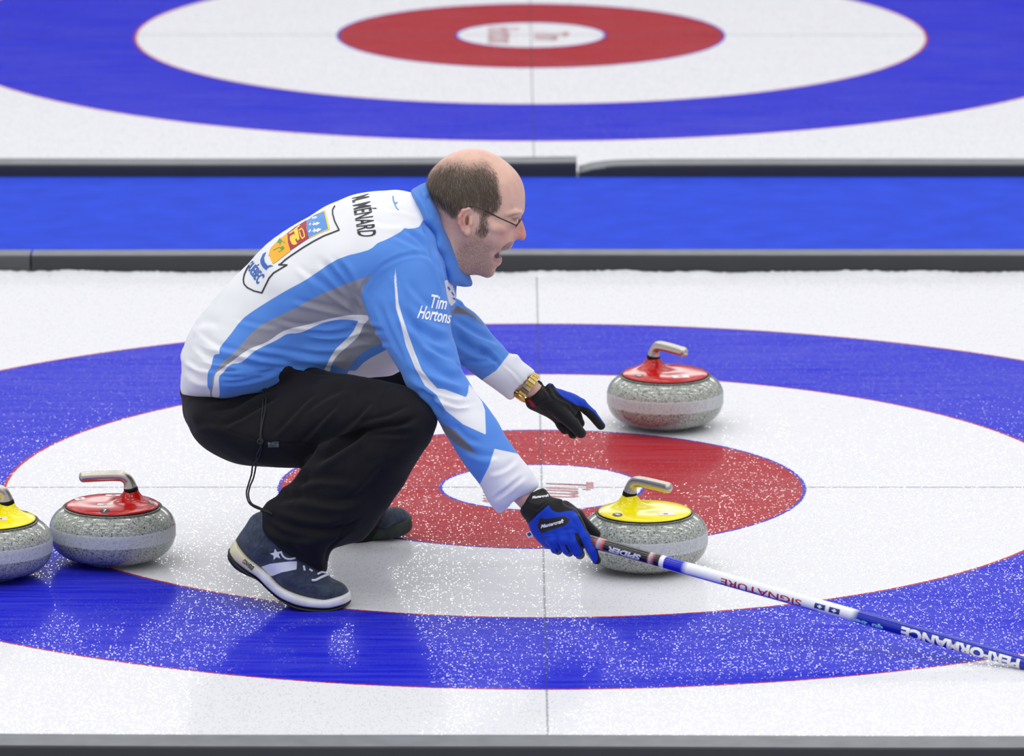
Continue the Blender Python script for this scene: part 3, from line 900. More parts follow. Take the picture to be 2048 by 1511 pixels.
jspec = {
 'p_white': [TSH],
 'p_grey': [[(760, 540), (748, 549), (705, 562.5), (644.5, 587), (583.6, 619), (523, 649), (498, 671), (477, 695), (456, 715), (440.5, 728), (425, 756), (420, 790), (432, 800), (470, 790), (540, 740), (560, 715), (620, 700), (680, 735), (696, 734.5), (714.5, 713), (736, 698), (766, 686), (790, 678), (800, 640), (760, 560)]],
 'p_blue2': [[(439, 785), (437.5, 756), (447, 744), (462, 728), (483, 724), (510.5, 701), (553, 680), (574.5, 667.5), (602, 664.5), (644.5, 646), (681, 638.6), (717.6, 641.7), (705, 664.5), (684, 686), (669, 701), (654, 728), (648, 760), (600, 790), (437, 810)]],
 'p_stripe': [[(736, 631), (705, 629.5), (660, 637), (614, 649), (568, 661), (535, 683), (498, 698), (468, 719), (447, 734.5), (431, 747), (427, 768), (424, 792), (439, 792), (437.5, 756), (447, 744), (462, 728), (483, 724), (510.5, 701), (553, 680), (574.5, 667.5), (602, 664.5), (644.5, 646), (681, 638.6), (717.6, 641.7), (726, 648), (736, 640)],
              [(717.6, 641.7), (705, 664.5), (684, 686), (669, 701), (654, 728), (648, 744), (659, 744), (663, 730), (675, 710), (699, 689), (717.6, 670.6), (727, 649), (734, 642)]],
 'p_belly': [[(775, 698), (742, 715), (727, 725), (711.5, 741), (697, 741), (690, 760), (780, 790), (850, 740), (850, 690), (797, 690)]],
 'p_sleeve': [[(722, 590), (738, 638), (768, 691), (794, 733), (813, 774), (826, 795), (858, 830), (889, 900), (980, 1050), (1120, 1000), (1100, 700), (1000, 600), (915, 590), (903, 598), (896, 604), (889, 567), (881, 540), (866, 518), (852, 507), (842, 507), (821, 508), (797, 514), (766, 530), (748, 548), (730, 567)]],
 'p_chest': [[(889, 560), (893, 585), (898, 606), (903, 612), (911, 604), (912, 590), (905, 570), (897, 560)]],
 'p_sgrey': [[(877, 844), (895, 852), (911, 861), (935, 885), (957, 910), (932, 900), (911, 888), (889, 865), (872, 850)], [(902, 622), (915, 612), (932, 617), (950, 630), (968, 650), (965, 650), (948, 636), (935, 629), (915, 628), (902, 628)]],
 'p_swhite': [[(790, 529), (788.5, 555), (792, 616), (800, 642), (812, 691), (831, 737), (850, 771), (873, 789), (891, 820), (926, 848), (972, 869), (970, 820), (964, 803), (947, 778), (938, 768), (936, 785), (932, 794), (911, 786), (889, 778), (874, 776), (859, 759), (844, 740), (829, 703), (814, 661), (803, 627), (797, 605), (792.5, 555)],
              [(989, 897), (1032, 906), (1060, 915), (1110, 971), (1000, 1060), (940, 1000), (960, 967), (978, 932)],
              [(1019, 706), (993, 740), (966, 758), (960, 775), (1022, 815), (1090, 742), (1050, 690)]],
}
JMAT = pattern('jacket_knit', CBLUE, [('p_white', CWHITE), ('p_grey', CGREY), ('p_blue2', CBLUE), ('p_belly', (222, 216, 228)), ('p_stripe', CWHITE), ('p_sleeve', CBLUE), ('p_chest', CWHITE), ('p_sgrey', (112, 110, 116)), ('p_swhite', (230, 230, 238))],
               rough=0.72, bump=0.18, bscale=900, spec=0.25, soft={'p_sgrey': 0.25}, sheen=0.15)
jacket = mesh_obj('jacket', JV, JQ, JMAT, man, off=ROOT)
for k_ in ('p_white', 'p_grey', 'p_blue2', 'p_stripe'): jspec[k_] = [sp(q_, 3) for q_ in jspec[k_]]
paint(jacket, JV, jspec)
jsurf = Surf(JV, JQ)

# collar
col_ol = [(855, 366), (868, 386), (881, 411), (896, 449), (913, 486), (924, 508), (933, 533), (940, 552), (945, 569), (931, 572), (913, 569), (898, 565), (889, 551), (875, 522), (866, 486), (858, 461), (846, 441), (832, 410), (822, 384), (832, 376), (844, 369)]
col_ct = [(838, 388, .070, YM), (855, 400, .090, YM), (850, 425, .098, YM), (872, 440, .098, YM), (872, 475, .100, YM), (893, 480, .096, YM), (893, 520, .090, YM), (912, 530, .078, YM), (915, 555, .060, YM), (932, 560, .040, YM), (895, 550, .07, YM)]
cv = Vol([-0.36, -1.0, 0.55], [0.10, -0.66, 0.98], 0.0028)
cv.sheet(col_ol, col_ct)
CV, CQ = cv.mesh(2)
CV = folds(CV, CQ, [([(836, 378), (842, 395), (856, 420), (866, 442)], 4, 4, 'v'), ([(862, 388), (850, 400), (866, 432), (872, 448)], 5, 4, 's'), ([(848, 384), (866, 410), (880, 440), (890, 470)], 7, 3, 's'),
                    ([(880, 480), (888, 510), (900, 540)], 8, 2.2, 's'), ([(930, 567), (940, 567), (945, 565)], 2, 1, 'v'), ([(860, 450), (876, 490), (892, 530)], 6, 2.0, 's')])
CM = simple('collar_knit', (72, 126, 210), rough=0.7, spec=0.25, bump=0.15, bscale=900, sheen=0.15)
mesh_obj('collar', CV, CQ, CM, man, off=ROOT)

# ---------------------------------------------------------------- trousers
pant_ol = [(364, 778), (365, 795), (366, 822), (373, 842), (386, 864), (407, 886), (434, 904), (468, 918), (510, 927), (553, 931), (602, 934), (617, 927), (640, 900), (700, 880), (760, 890), (820, 880), (855, 870), (871, 850), (872, 836), (867, 820), (855, 803), (827, 783), (781, 765), (736, 755), (675, 747),
           (629, 737), (583, 738), (571, 731), (556, 724), (549, 738), (520, 745), (486, 748), (440, 748), (400, 750)]
YH = -0.83
pant_ct = [(390, 800, .150, YH), (400, 850, .130, YH), (450, 790, .185, YH), (450, 860, .170, YH - .03), (520, 880, .135, YH - .10), (520, 800, .165, YH - .05), (590, 830, .115, YH - .15), (600, 890, .085, YH - .16), (660, 800, .095, YH - .20), (680, 860, .080, YH - .21), (740, 810, .090, YH - .25), (800, 820, .088, YH - .27), (840, 840, .060, YH - .28), (630, 760, .05, YH - .16), (740, 775, .05, YH - .24)]
shin_ol = [(871, 850), (871, 835), (860, 812), (830, 795), (780, 800), (740, 830), (690, 860), (640, 890), (615, 925), (605, 941), (584, 968), (565, 978), (553, 992), (535, 1004), (527, 1014), (516, 1028), (510, 1034), (513, 1042), (523, 1062), (553, 1093), (575, 1108), (593, 1120), (626, 1138), (654, 1143), (658, 1123), (667, 1100), (690, 1092), (714, 1085), (728, 1078),
           (745, 1052), (760, 1030), (775, 1012), (806, 970), (827, 936), (846, 905), (861, 882)]
YS = -1.11
shin_ct = [(830, 840, .080, YS), (780, 850, .082, YS), (800, 900, .078, YS), (740, 890, .085, YS), (700, 920, .080, YS), (740, 960, .075, YS), (670, 960, .078, YS), (620, 990, .070, YS), (680, 1020, .085, YS), (560, 1030, .062, YS), (600, 1050, .078, YS), (700, 1060, .060, YS + .01), (640, 1090, .074, YS), (560, 1070, .058, YS), (750, 1010, .045, YS + .01), (645, 1130, .04, YS)]
pv = Vol([-1.02, -1.24, -0.02], [0.02, -0.40, 0.62], 0.0042)
pv.sheet(pant_ol, pant_ct)
pv.sheet(shin_ol, shin_ct, k=0.012)
# far leg: thigh, knee, shin
fk = P(832, 778, -0.60)
pv.chain([P(480, 800, -0.70), P(660, 790, -0.64), fk], [0.120, 0.092, 0.066], k=0.04)
pv.chain([fk, P(775, 885, -0.57), P(725, 985, -0.53), P(715, 1040, -0.50)], [0.066, 0.062, 0.056, 0.060], k=0.03)
pv.chain([P(556, 730, -0.97), P(566, 738, -0.97), P(600, 760, -0.95)], [.008, .018, .03], k=.015)
# leg openings
pv.cone(P(620, 1090, YS), P(585, 1150, YS), 0.035, 0.052, sub=True)
PV, PQ = pv.mesh(3)
del pv
pf = [([(620, 925), (660, 905), (700, 878), (735, 856)], 10, 10, 'v'), ([(700, 872), (740, 856), (800, 848), (835, 832)], 6, 6, 'v'), ([(735, 866), (780, 866), (830, 866)], 6, 4, 'v'), ([(715, 850), (770, 835), (820, 815)], 7, 4, 's'),
      ([(540, 880), (580, 840), (620, 800), (640, 790)], 8, 4, 's'), ([(600, 890), (640, 850), (680, 810)], 7, 4, 's'), ([(560, 790), (520, 810), (480, 835), (440, 850)], 6, 4.5, 'v'), ([(545, 760), (500, 790), (460, 810), (410, 820)], 7, 4, 's'),
      ([(556, 730), (530, 770), (500, 790)], 5, 4, 's'), ([(640, 905), (680, 870), (720, 835), (750, 800)], 7, 4, 's'), ([(580, 975), (640, 960), (700, 965)], 12, 6, 's'), ([(540, 1010), (600, 1000), (680, 1010), (740, 990)], 13, 6, 's'),
      ([(530, 1030), (590, 1052), (660, 1060), (720, 1040)], 9, 6, 'v'), ([(525, 1050), (580, 1076), (640, 1080)], 10, 5, 's'), ([(650, 1130), (655, 1100), (680, 1070), (720, 1030)], 4, 2.5, 'v'), ([(520, 1038), (560, 1075), (600, 1105)], 8, 3, 's'),
      ([(758, 830), (764, 800), (780, 765)], 2.0, 1.2, 'v'), ([(480, 868), (540, 884), (600, 886), (650, 888)], 2.2, 1.6, 'v'), ([(415, 836), (450, 858), (490, 872)], 2.2, 1.4, 'v'), ([(380, 860), (420, 850), (470, 856)], 12, 3, 's'),
      ([(620, 930), (600, 960), (590, 1000)], 10, 5, 's'), ([(770, 920), (740, 960), (700, 1000)], 14, 4, 's'), ([(610, 830), (650, 800), (700, 780)], 9, 3, 's'), ([(572, 734), (600, 742), (660, 752)], 4, 2.5, 's')]
PV = folds(PV, PQ, [(a_, b_ * 0.9, c_ * 1.4, d_) for a_, b_, c_, d_ in pf])
PV = PV + normals(PV, PQ) * (0.0020 * noise1(PV, (22, 22, 30), 8) + 0.0008 * noise1(PV, (60, 60, 60), 9))[:, None]
PMAT = simple('black_fleece', (24, 23, 28), rough=0.9, spec=0.15, noise=0.12, nscale=60, bump=0.25, bscale=700, sheen=0.05)
trousers = mesh_obj('trousers', PV, PQ, PMAT, man, off=ROOT)
psurf = Surf(PV, PQ)
# drawcord of the trousers, knotted on the thigh and hanging down to the knee
CORD = simple('black_cord', (22, 23, 26), rough=0.7)
def cord(pts, r=0.0018):
    path = []
    for x, y in spline(pts, 8):
        h = psurf.hit(x, y, 0.0035)
        path.append(h if h is not None else [np.nan] * 3)
    path = np.array(path)
    ok = ~np.isnan(path[:, 0])
    yy = np.where(ok, path[:, 1], np.nan)
    idx = np.arange(len(path)); yy = np.interp(idx, idx[ok], path[ok, 1])
    yy = np.convolve(np.pad(yy, 4, mode='edge'), np.ones(9) / 9, 'valid') - 0.002
    sp_ = spline(pts, 8)
    return tube(np.array([P(x, y, q) for (x, y), q in zip(sp_, yy)]), r, 8)
parts = [cord([(529, 766), (532, 790), (530, 820), (524, 850), (522, 874), (523, 892), (517, 915), (506, 928), (503, 948), (497, 968), (493, 985), (497, 1003), (508, 1013), (525, 1020), (542, 1026)]),
         cord([(527, 768), (526, 800), (523, 840), (520, 872), (521, 892), (514, 910), (512, 930), (507, 955), (500, 972), (497, 990), (503, 1006), (518, 1014), (536, 1022), (544, 1028)])]
for a_ in range(3):
    c0 = np.array(psurf.hit(522, 879, 0.004))
    th = np.linspace(0, 2 * PI, 14)
    ax1 = np.array([math.cos(a_), 0.2, math.sin(a_)]); ax2 = np.array([-math.sin(a_), 0.3, math.cos(a_)])
    parts.append(tube(c0 + 0.006 * np.cos(th)[:, None] * ax1 + 0.0045 * np.sin(th)[:, None] * ax2 + [0, -0.002, 0], 0.0018, 8, caps=False))
V, F = merge(parts)
mesh_obj('drawcord', V, F, CORD, trousers, off=ROOT)
tagm = simple('grey_tag', (92, 96, 98), rough=0.8)
tg = poly_decal('cloth_tag', [[(537, 883), (557.5, 882), (557.5, 892.5), (537, 893)]], psurf, tagm, trousers, ROOT, off=0.002)
text_decal('tag_print', 'PCW', [(540, 891.5), (555, 891), (555, 885), (540, 885.5)], psurf, simple('tag_ink', (36, 38, 40)), trousers, ROOT, off=0.0028, bold=0.02)

# ---------------------------------------------------------------- head, neck and the body under the clothes
head_ol = [(862, 420), (855, 395), (853, 372), (856, 355), (862, 342), (873, 329), (888, 316), (905, 306.5), (925, 300), (948, 297.5), (968, 300), (989, 308.6), (1006, 319), (1021, 331), (1034, 345), (1042, 358), (1047.6, 373), (1050, 390), (1050, 407), (1048.7, 422),
           (1044.5, 430), (1042.6, 436), (1045.5, 444), (1049.7, 456), (1052.3, 468), (1050.5, 476.5), (1044, 480.5), (1036.5, 478.5), (1029.5, 481), (1026.5, 487.5), (1024, 493), (1018, 498), (1006, 500.5), (1000.5, 503.5), (1000.5, 507), (1003.5, 513), (1004, 521), (1001, 528), (993.6, 534), (990.5, 541), (986.5, 550), (976, 555), (966, 552.5), (955, 549),
           (938, 549), (918, 550), (893, 566), (868, 570), (840, 520), (845, 470)]
head_ct = [(880, 372, .066, YM), (905, 345, .064, YM), (915, 395, .077, YM), (935, 330, .060, YM), (950, 375, .080, YM), (965, 320, .045, YM), (985, 350, .066, YM), (985, 400, .072, YM), (1015, 355, .052, YM), (1020, 385, .057, YM), (1036, 375, .036, YM), (1030, 410, .046, YM), (1041, 412, .030, YM),
           (1005, 425, .062, YM), (1020, 428, .050, YM), (1035, 428, .035, YM), (1024, 440, .040, YM), (1034, 440, .020, YM), (1040, 446, .0105, YM), (1036, 456, .015, YM), (1045, 462, .010, YM), (1046, 473, .013, YM), (1035, 470, .0185, YM), (1026, 462, .031, YM), (1010, 450, .055, YM), (1015, 470, .046, YM), (1022, 482, .030, YM), (1012, 490, .031, YM), (1000, 490, .040, YM),
           (985, 440, .069, YM), (990, 470, .059, YM), (960, 450, .070, YM), (965, 490, .060, YM), (985, 500, .045, YM), (985, 520, .036, YM), (998, 520, .021, YM), (978, 540, .026, YM), (960, 530, .044, YM), (940, 510, .059, YM), (935, 470, .067, YM), (935, 430, .072, YM), (900, 430, .060, YM), (885, 400, .062, YM), (910, 470, .058, YM), (900, 510, .060, YM), (880, 470, .058, YM), (925, 535, .052, YM), (870, 520, .060, YM), (892, 545, .050, YM)]
hv = Vol([-0.315, -0.925, 0.60], [0.045, -0.735, 1.02], 0.0016)
hv.sheet(head_ol, head_ct, ns=4)
def hside(px, py, s=-1):
    """surface Y at px,py on one side of the head, read from the volume"""
    best = None
    p = P(px, py, YM)
    i = int(round((p[0] - hv.lo[0]) / hv.h))
    ys = hv.ax[1]
    for y in (ys if s < 0 else ys[::-1]):
        q = P(px, py, y); k = int(round((q[2] - hv.lo[2]) / hv.h))
        j = int(round((y - hv.lo[1]) / hv.h))
        if 0 <= k < hv.f.shape[2] and hv.f[i, j, k] < 0: return y
    return YM
EARS = []
for s in (-1, 1):
    ye = YM + s * abs(hside(935, 440, -1) - YM)
    o = lambda x, y, d: P(x, y, YM + s * (abs(ye - YM) + d))   # d metres away from the head
    # in the mirror half the pixel rows shift with depth: use the mid plane to place, then move in Y only
    def o(x, y, d):
        p = P(x, y, ye if s < 0 else ye)
        if s > 0:
            pn = P(x, y, YM - abs(ye - YM)); p = np.array([pn[0], ye, pn[2]])
        p = p.copy(); p[1] += s * d; return p
    # shell of the ear
    hv.chain([o(934, 464, .001), o(926, 452, .004), o(923, 438, .006), o(929, 424, .006), o(938, 421, .003)], [.0060, .0062, .0062, .0060, .0050], k=.005)
    hv.chain([o(936, 467, .003), o(925, 458, .009), o(918.5, 444, .014), (o(919, 430, .016)), o(926, 418, .015), o(937, 415.5, .010), o(942, 420, .004)], [.0048, .0038, .0033, .0033, .0033, .0032, .0028], k=.003)
    hv.cone(o(933, 465, .004), o(936, 458, .002), .0065, .006, k=.004)
    hv.chain([o(929, 428, .012), o(926, 440, .013), o(930, 452, .010)], [.0022, .0024, .0022], k=.003)
    hv.chain([o(941, 436, .002), o(941, 446, .004), o(937, 452, .003)], [.004, .0038, .003], k=.004)     # tragus
    hv.chain([o(935, 433, .012), o(934, 442, .010), o(933, 449, .011)], [.0036, .0052, .0036], k=.0015, sub=True)  # concha
    hv.chain([o(937, 422, .012), o(929, 427, .014), o(924, 440, .015), o(926, 451, .013)], [.0022, .0024, .0022, .0018], k=.001, sub=True)
    # eye socket, lid, nostril, mouth corner
    q = lambda x, y, yy: np.array([P(x, y, YM - yy)[0], YM + s * yy, P(x, y, YM - yy)[2]])
    hv.ell(q(1033, 440, .041), (.011, .012, .0085), k=.007, sub=True)
    hv.ell(q(1026.0, 440.5, .0345), (.0100, .0105, .0105), k=.003)
    hv.chain([q(1028, 433.5, .046), q(1036, 433, .038), q(1040, 437, .028)], [.0030, .0032, .0028], k=.003)   # upper lid and brow edge
    hv.chain([q(1026, 447, .046), q(1034, 448, .038)], [.002, .002], k=.004)
    hv.chain([q(1012, 427, .056), q(1030, 425, .047), q(1042, 426, .030)], [.0045, .005, .0045], k=.008)      # brow ridge
    hv.chain([q(1030, 470, .020), q(1036, 466, .019)], [.0055, .0035], k=.006)                                # wing of the nose
    hv.cone(q(1037, 480.5, .006), q(1041, 476, .007), .0032, .0028, sub=True, k=.002)
    hv.chain([q(1019, 474, .036), q(1010, 485, .038), q(1003, 497, .036)], [.0006, .0020, .0018], k=.004, sub=True)   # cheek fold
    hv.chain([q(987, 455, .067), q(1006, 458, .060)], [.008, .006], k=.012)                                       # cheek bone
# the open mouth
hv.chain([P(1006, 508, YM), P(994, 512, YM), P(984, 510, YM)], [.0050, .0060, .0040], k=.002, sub=True, flat=((0, 1, 0), 0.28))
HV, HQ = hv.mesh(3)
# the rest of the body, hidden under the clothes, as one coarse continuous figure with neck, limbs and wrists
bv = Vol([-0.98, -1.26, 0.02], [0.12, -0.44, 0.95], 0.008)
bv.chain([P(900, 470, YM), P(868, 500, YM), P(800, 520, YM), P(690, 570, YM), P(580, 660, YM), P(480, 760, YM), P(470, 810, YM)], [.046, .050, .080, .085, .075, .075, .085], k=.03)
bv.chain([P(815, 560, -.97), P(890, 790, -1.09), P(1020, 965, -1.15), P(1064, 1010, -1.15)], [.030, .028, .022, .022], k=.02)
bv.chain([P(850, 590, -.72), P(925, 672, -.675), P(1030, 755, -.62), P(1068, 780, -.615)], [.026, .026, .022, .022], k=.02)
bv.chain([P(470, 830, -.90), P(640, 835, -1.00), P(815, 835, -1.09), P(720, 960, -1.11), P(610, 1080, -1.11)], [.065, .055, .040, .038, .030], k=.02)
bv.chain([P(480, 800, -.76), P(660, 790, -.66), P(826, 784, -.60), P(770, 895, -.57), P(718, 1030, -.505)], [.065, .056, .036, .034, .028], k=.02)
BV, BQ = bv.mesh(2)
nb = len(HV)
AV = np.r_[HV, BV]; AQ = np.r_[HQ, BQ + nb]
def skin_extra(t, c):
    p = t.obj()
    f = t.noise(p, 55, 4, 0.6)
    c2 = t.mix(t.math('MULTIPLY', t.math('SUBTRACT', f, 0.42, clamp=True), 0.9), c, srgb(186, 130, 118))
    fr = t.noise(p, 420, 2, 0.7)
    c2 = t.mix(t.math('MULTIPLY', t.math('SUBTRACT', fr, 0.60, clamp=True), 1.0), c2, srgb(150, 98, 84))
    # stubble, its tint deepened to carry the shade on the lower face too
    b = t.math('MULTIPLY_ADD', t.attr('p_beard_shade'), 0.045, 0.35, clamp=True)
    v = t.voro(p, 760); st = t.math('LESS_THAN', v.outputs['Distance'], 0.42)
    b2 = t.math('MULTIPLY', b, t.math('MULTIPLY_ADD', st, 0.50, 0.34))
    c2 = t.mix(b2, c2, srgb(62, 48, 50))
    g = t.math('MULTIPLY_ADD', t.attr('p_moust'), 0.30, 0.35, clamp=True)
    c2 = t.mix(t.math('MULTIPLY', g, t.math('MULTIPLY_ADD', st, 0.4, 0.45)), c2, srgb(84, 66, 56))
    h = t.math('MULTIPLY_ADD', t.attr('p_hair'), 0.040, 0.15, clamp=True)
    ht = t.math('MULTIPLY', h, t.math('MULTIPLY_ADD', t.noise(t.scale(p, (1, 1, 0.25)), 700, 2), 0.5, 0.45))
    c2 = t.mix(ht, c2, srgb(92, 78, 68))
    c2 = t.mix(t.math('MULTIPLY', t.math('MULTIPLY_ADD', t.attr('p_brow'), 0.22, 0.2, clamp=True), t.math('MULTIPLY_ADD', fr, 0.9, 0.15)), c2, srgb(104, 78, 66))
    c2 = t.mix(t.math('MULTIPLY', t.math('MULTIPLY_ADD', t.attr('p_eye_shade'), 0.14, 0.15, clamp=True), 0.75), c2, srgb(70, 44, 38))  # shade under the brow painted into the skin round the eye
    c2 = t.mix(t.math('MULTIPLY', t.math('MULTIPLY_ADD', t.attr('p_concha'), 0.35, 0.2, clamp=True), 0.6), c2, srgb(120, 62, 52))
    c2 = t.mix(t.math('MULTIPLY_ADD', t.attr('p_mouth'), 0.3, 0.45, clamp=True), c2, srgb(60, 22, 20))
    return c2
SKIN = pattern('skin', (222, 180, 164), [('p_red', (206, 138, 128)), ('p_lip', (192, 140, 136))], rough=0.46, bump=0.12, bscale=600, spec=0.42, extra=skin_extra, soft={'p_red': 0.035, 'p_lip': 0.25})
sb = SKIN.node_tree.nodes['Principled BSDF'] if 'Principled BSDF' in SKIN.node_tree.nodes else [n for n in SKIN.node_tree.nodes if n.type == 'BSDF_PRINCIPLED'][0]
sb.inputs['Subsurface Weight'].default_value = 0.25
sb.inputs['Subsurface Radius'].default_value = (1.0, 0.35, 0.2)
sb.inputs['Subsurface Scale'].default_value = 0.006
body = mesh_obj('body', AV, AQ, SKIN, man, off=ROOT)
HAIRP = [(850, 372), (853, 350), (866, 330), (888, 318), (915, 316), (940, 322), (962, 318), (978, 322), (988, 338), (994, 355), (997, 374), (1001, 392), (1000, 406), (990, 420), (977, 428), (972, 432), (976, 448), (974, 462), (967, 470), (957, 466), (951, 460), (960, 446), (962, 432), (955, 420), (943, 414), (930, 410), (920, 418), (912, 426), (905, 432), (893, 424), (882, 412), (872, 402)]
paint(body, AV, {
    'p_hair': [HAIRP], 'p_beard_shade': [[(912, 486), (930, 476), (944, 466), (962, 470), (985, 480), (998, 492), (1002, 500), (990, 508), (996, 530), (992, 560), (930, 570), (900, 540)]],
    'p_moust': [[(1001, 500), (1008, 490), (1018, 483), (1028, 482), (1026, 490), (1018, 498), (1008, 502)]],
    'p_brow': [[(1012, 432), (1026, 426), (1041, 424), (1044, 428), (1032, 431), (1018, 435)]],
    'p_lip': [[(990, 510), (998, 511), (1006, 515), (1006, 524), (999, 527), (989, 524), (984, 518)], [(1000, 502), (1010, 500), (1014, 503), (1002, 507)]],
    'p_red': [[(1030, 455), (1045, 448), (1060, 465), (1055, 485), (1030, 482)], [(914, 430), (925, 418), (928, 440), (925, 465), (914, 450)], [(1004, 462), (1014, 464), (1010, 476), (1000, 472)]],
    'p_eye_shade': [[(1024, 436), (1032, 434), (1038, 435), (1037, 441), (1031, 444), (1025, 443)]], 'p_concha': [[(932, 432), (938, 430), (938, 440), (936, 450), (931, 450), (930, 441)]],
    'p_mouth': [[(989, 509), (996, 503.5), (1002, 507), (1000, 514), (993, 517), (988, 514)]],
})
hsurf = Surf(HV, HQ)
# teeth seen in the open mouth
TEETH = simple('teeth', (196, 168, 110), rough=0.3)
V = []; F = []
tv = Vol([-0.10, -0.87, 0.60], [0.03, -0.79, 0.78], 0.0012)
for j in range(-3, 4):
    yy = YM + j * 0.0058; back = abs(j) * 2.2
    tv.cone(P(996.5 - back, 517.5, YM) + [0, j * .0058, 0], P(997.5 - back, 511.5, YM) + [0, j * .0058, 0], .0030, .0026)
TV, TQ = tv.mesh(1)
teeth = mesh_obj('teeth', TV, TQ, TEETH, body, off=ROOT)
# eyes
def eye_mat():
    t = NT('eye'); 
    c = t.ramp(t.attr('iris'), [(0.0, srgb(214, 204, 198)), (0.55, srgb(214, 204, 198)), (0.62, srgb(70, 52, 40)), (0.85, srgb(14, 12, 12))])
    t.set(Base_Color=c, Roughness=0.12); return t.m
EM = eye_mat()
for s in (-1, 1):
    c = P(1029.5, 440, YM - .030); c = np.array([c[0], YM + s * .0305, c[2]])
    bm = bmesh.new(); bmesh.ops.create_uvsphere(bm, u_segments=32, v_segments=20, radius=0.0108)
    V = np.array([v.co[:] for v in bm.verts]); 
    g = V @ np.array([0.985, 0, -0.17]) / 0.0108
    for v in bm.verts: v.co = v.co + Vector(c - ROOT)
    o = bm_obj('eyeball', bm, EM, body, True)
    add_attr(o, 'iris', np.where(g > 0.62, 0.62 + 0.3 * np.clip((g - 0.80) / 0.1, 0, 1), 0.3))

# hair: a few thousand short strands combed down the back and sides of the bald head
def make_hair():
    px, py = proj(HV)
    sd = polysd(px, py, sp(HAIRP, 2))
    N = normals(HV, HQ)
    top = P(925, 312, YM); crown = np.array([top[0] - 0.015, YM, top[2]])
    cand = np.nonzero((sd > -4) & (np.abs(HV[:, 1] - YM) > 0.0))[0]
    # weights: sparse near the upper border, dense below
    prob = np.clip((sd[cand] + 5) / 24, 0.02, 1) * np.clip((py[cand] - 308) / 70, 0.06, 1)
    ear = (px[cand] > 914) & (px[cand] < 946) & (py[cand] > 414)
    prob[ear] = 0
    n = 24000
    pick = RNG.choice(cand, n, p=prob / prob.sum())
    r = RNG.uniform(-1, 1, (n, 3))
    base = HV[pick] + r * 0.0012; nn = N[pick]
    d = base - crown
    d = d / (np.linalg.norm(d, axis=1)[:, None] + 1e-9) + np.array([0.0, 0, -0.55])
    d[:, 0] += np.where(px[pick] > 950, -0.35, 0.10)
    d -= nn * (d * nn).sum(1)[:, None]; d /= np.linalg.norm(d, axis=1)[:, None] + 1e-9
    d += RNG.normal(0, 0.09, (n, 3))
    L = RNG.uniform(0.010, 0.021, n) * np.clip((sd[pick] + 8) / 14, 0.35, 1) * np.clip((py[pick] - 300) / 50, 0.3, 1)
    side = np.cross(d, nn); side /= np.linalg.norm(side, axis=1)[:, None] + 1e-9
    w = RNG.uniform(0.00011, 0.00021, n)
    p0 = base - nn * 0.0006; p1 = base + d * (L * 0.5)[:, None] + nn * (0.0010 + 0.0007 * RNG.random(n))[:, None]
    p2 = base + d * L[:, None] + nn * (0.0004 + 0.0010 * RNG.random(n))[:, None]
    V = np.stack([p0 - side * w[:, None], p0 + side * w[:, None], p1 - side * w[:, None], p1 + side * w[:, None], p2], 1).reshape(-1, 3)
    b = np.arange(n) * 5
    T = np.concatenate([np.stack([b, b + 1, b + 3], 1), np.stack([b, b + 3, b + 2], 1), np.stack([b + 2, b + 3, b + 4], 1)])
    t = NT('hair'); 
    c = t.ramp(t.attr('shade'), [(0.0, srgb(58, 46, 40)), (0.55, srgb(104, 88, 76)), (1.0, srgb(184, 168, 150))])
    t.set(Base_Color=c, Roughness=0.5); t.b.inputs['Specular IOR Level'].default_value = 0.4
    o = mesh_obj('hair', V, T, t.m, man, smooth=False, off=ROOT)
    add_attr(o, 'shade', np.repeat(np.clip(RNG.beta(1.6, 2.6, n) + np.clip((340 - py[pick]) / 80, 0, .4), 0, 1), 5))
make_hair()

# glasses: wire temple, hinge, rims and lenses
GL = simple('dark_wire', (46, 40, 40), rough=0.35, metal=0.6)
gl = empty('glasses', (0, 0, 0)); gl.parent = man
def gm(name, vf, mat, smooth=True): return mesh_obj(name, vf[0], vf[1], mat, gl, smooth, off=ROOT)
for s in (-1, 1):
    def q(x, y, yy):
        p = P(x, y, YM - yy); return np.array([p[0], YM + s * yy, p[2]])
    y0 = 0.0745
    path = spline([q(926, 424, .083), q(930, 417, .082), q(940, 413.2, .0795), q(950, 413.5, .078), q(968, 420, .0765), q(1000, 436, .071), q(1026, 447.5, .0655), q(1032, 450.5, .0635)], 6)
    rr = np.linspace(0.0021, 0.0011, len(path))
    gm('temple_arm', tube(path, rr, 8), GL)
    # rim: an oval in a plane nearly square to the face
    cx = q(1038, 444.5, .036)
    up = np.array([0.55, 0, 0.83]); up /= np.linalg.norm(up)
    lat = np.array([-0.16, s * 1.0, 0]); lat /= np.linalg.norm(lat)
    th = np.linspace(0, 2 * PI, 49)
    ring = cx + 0.0255 * np.cos(th)[:, None] * lat + 0.0115 * np.sin(th)[:, None] * up
    gm('rim', tube(ring, 0.0009, 8, caps=False), GL)
    V = [cx] + [p for p in ring[:-1]]; F = [(0, 1 + k, 1 + (k + 1) % 48) for k in range(48)]
    t = NT('lens'); t.set(Base_Color=(0.92, 0.95, 0.95, 1), Roughness=0.02); t.b.inputs['Transmission Weight'].default_value = 1.0; t.b.inputs['IOR'].default_value = 1.05
    gm('lens', (V, F), t.m)
    e = cx + 0.0255 * lat
    gm('hinge', tube([e, (e + path[-1]) / 2, path[-1]], 0.0011, 8), GL)
th = np.linspace(-1, 1, 12)
br = np.array([P(1046.5, 438, YM) + [0.0015 * (1 - t_ * t_), t_ * 0.012, 0.002 * (1 - t_ * t_)] for t_ in th])
gm('bridge', tube(br, 0.0009, 8), GL)

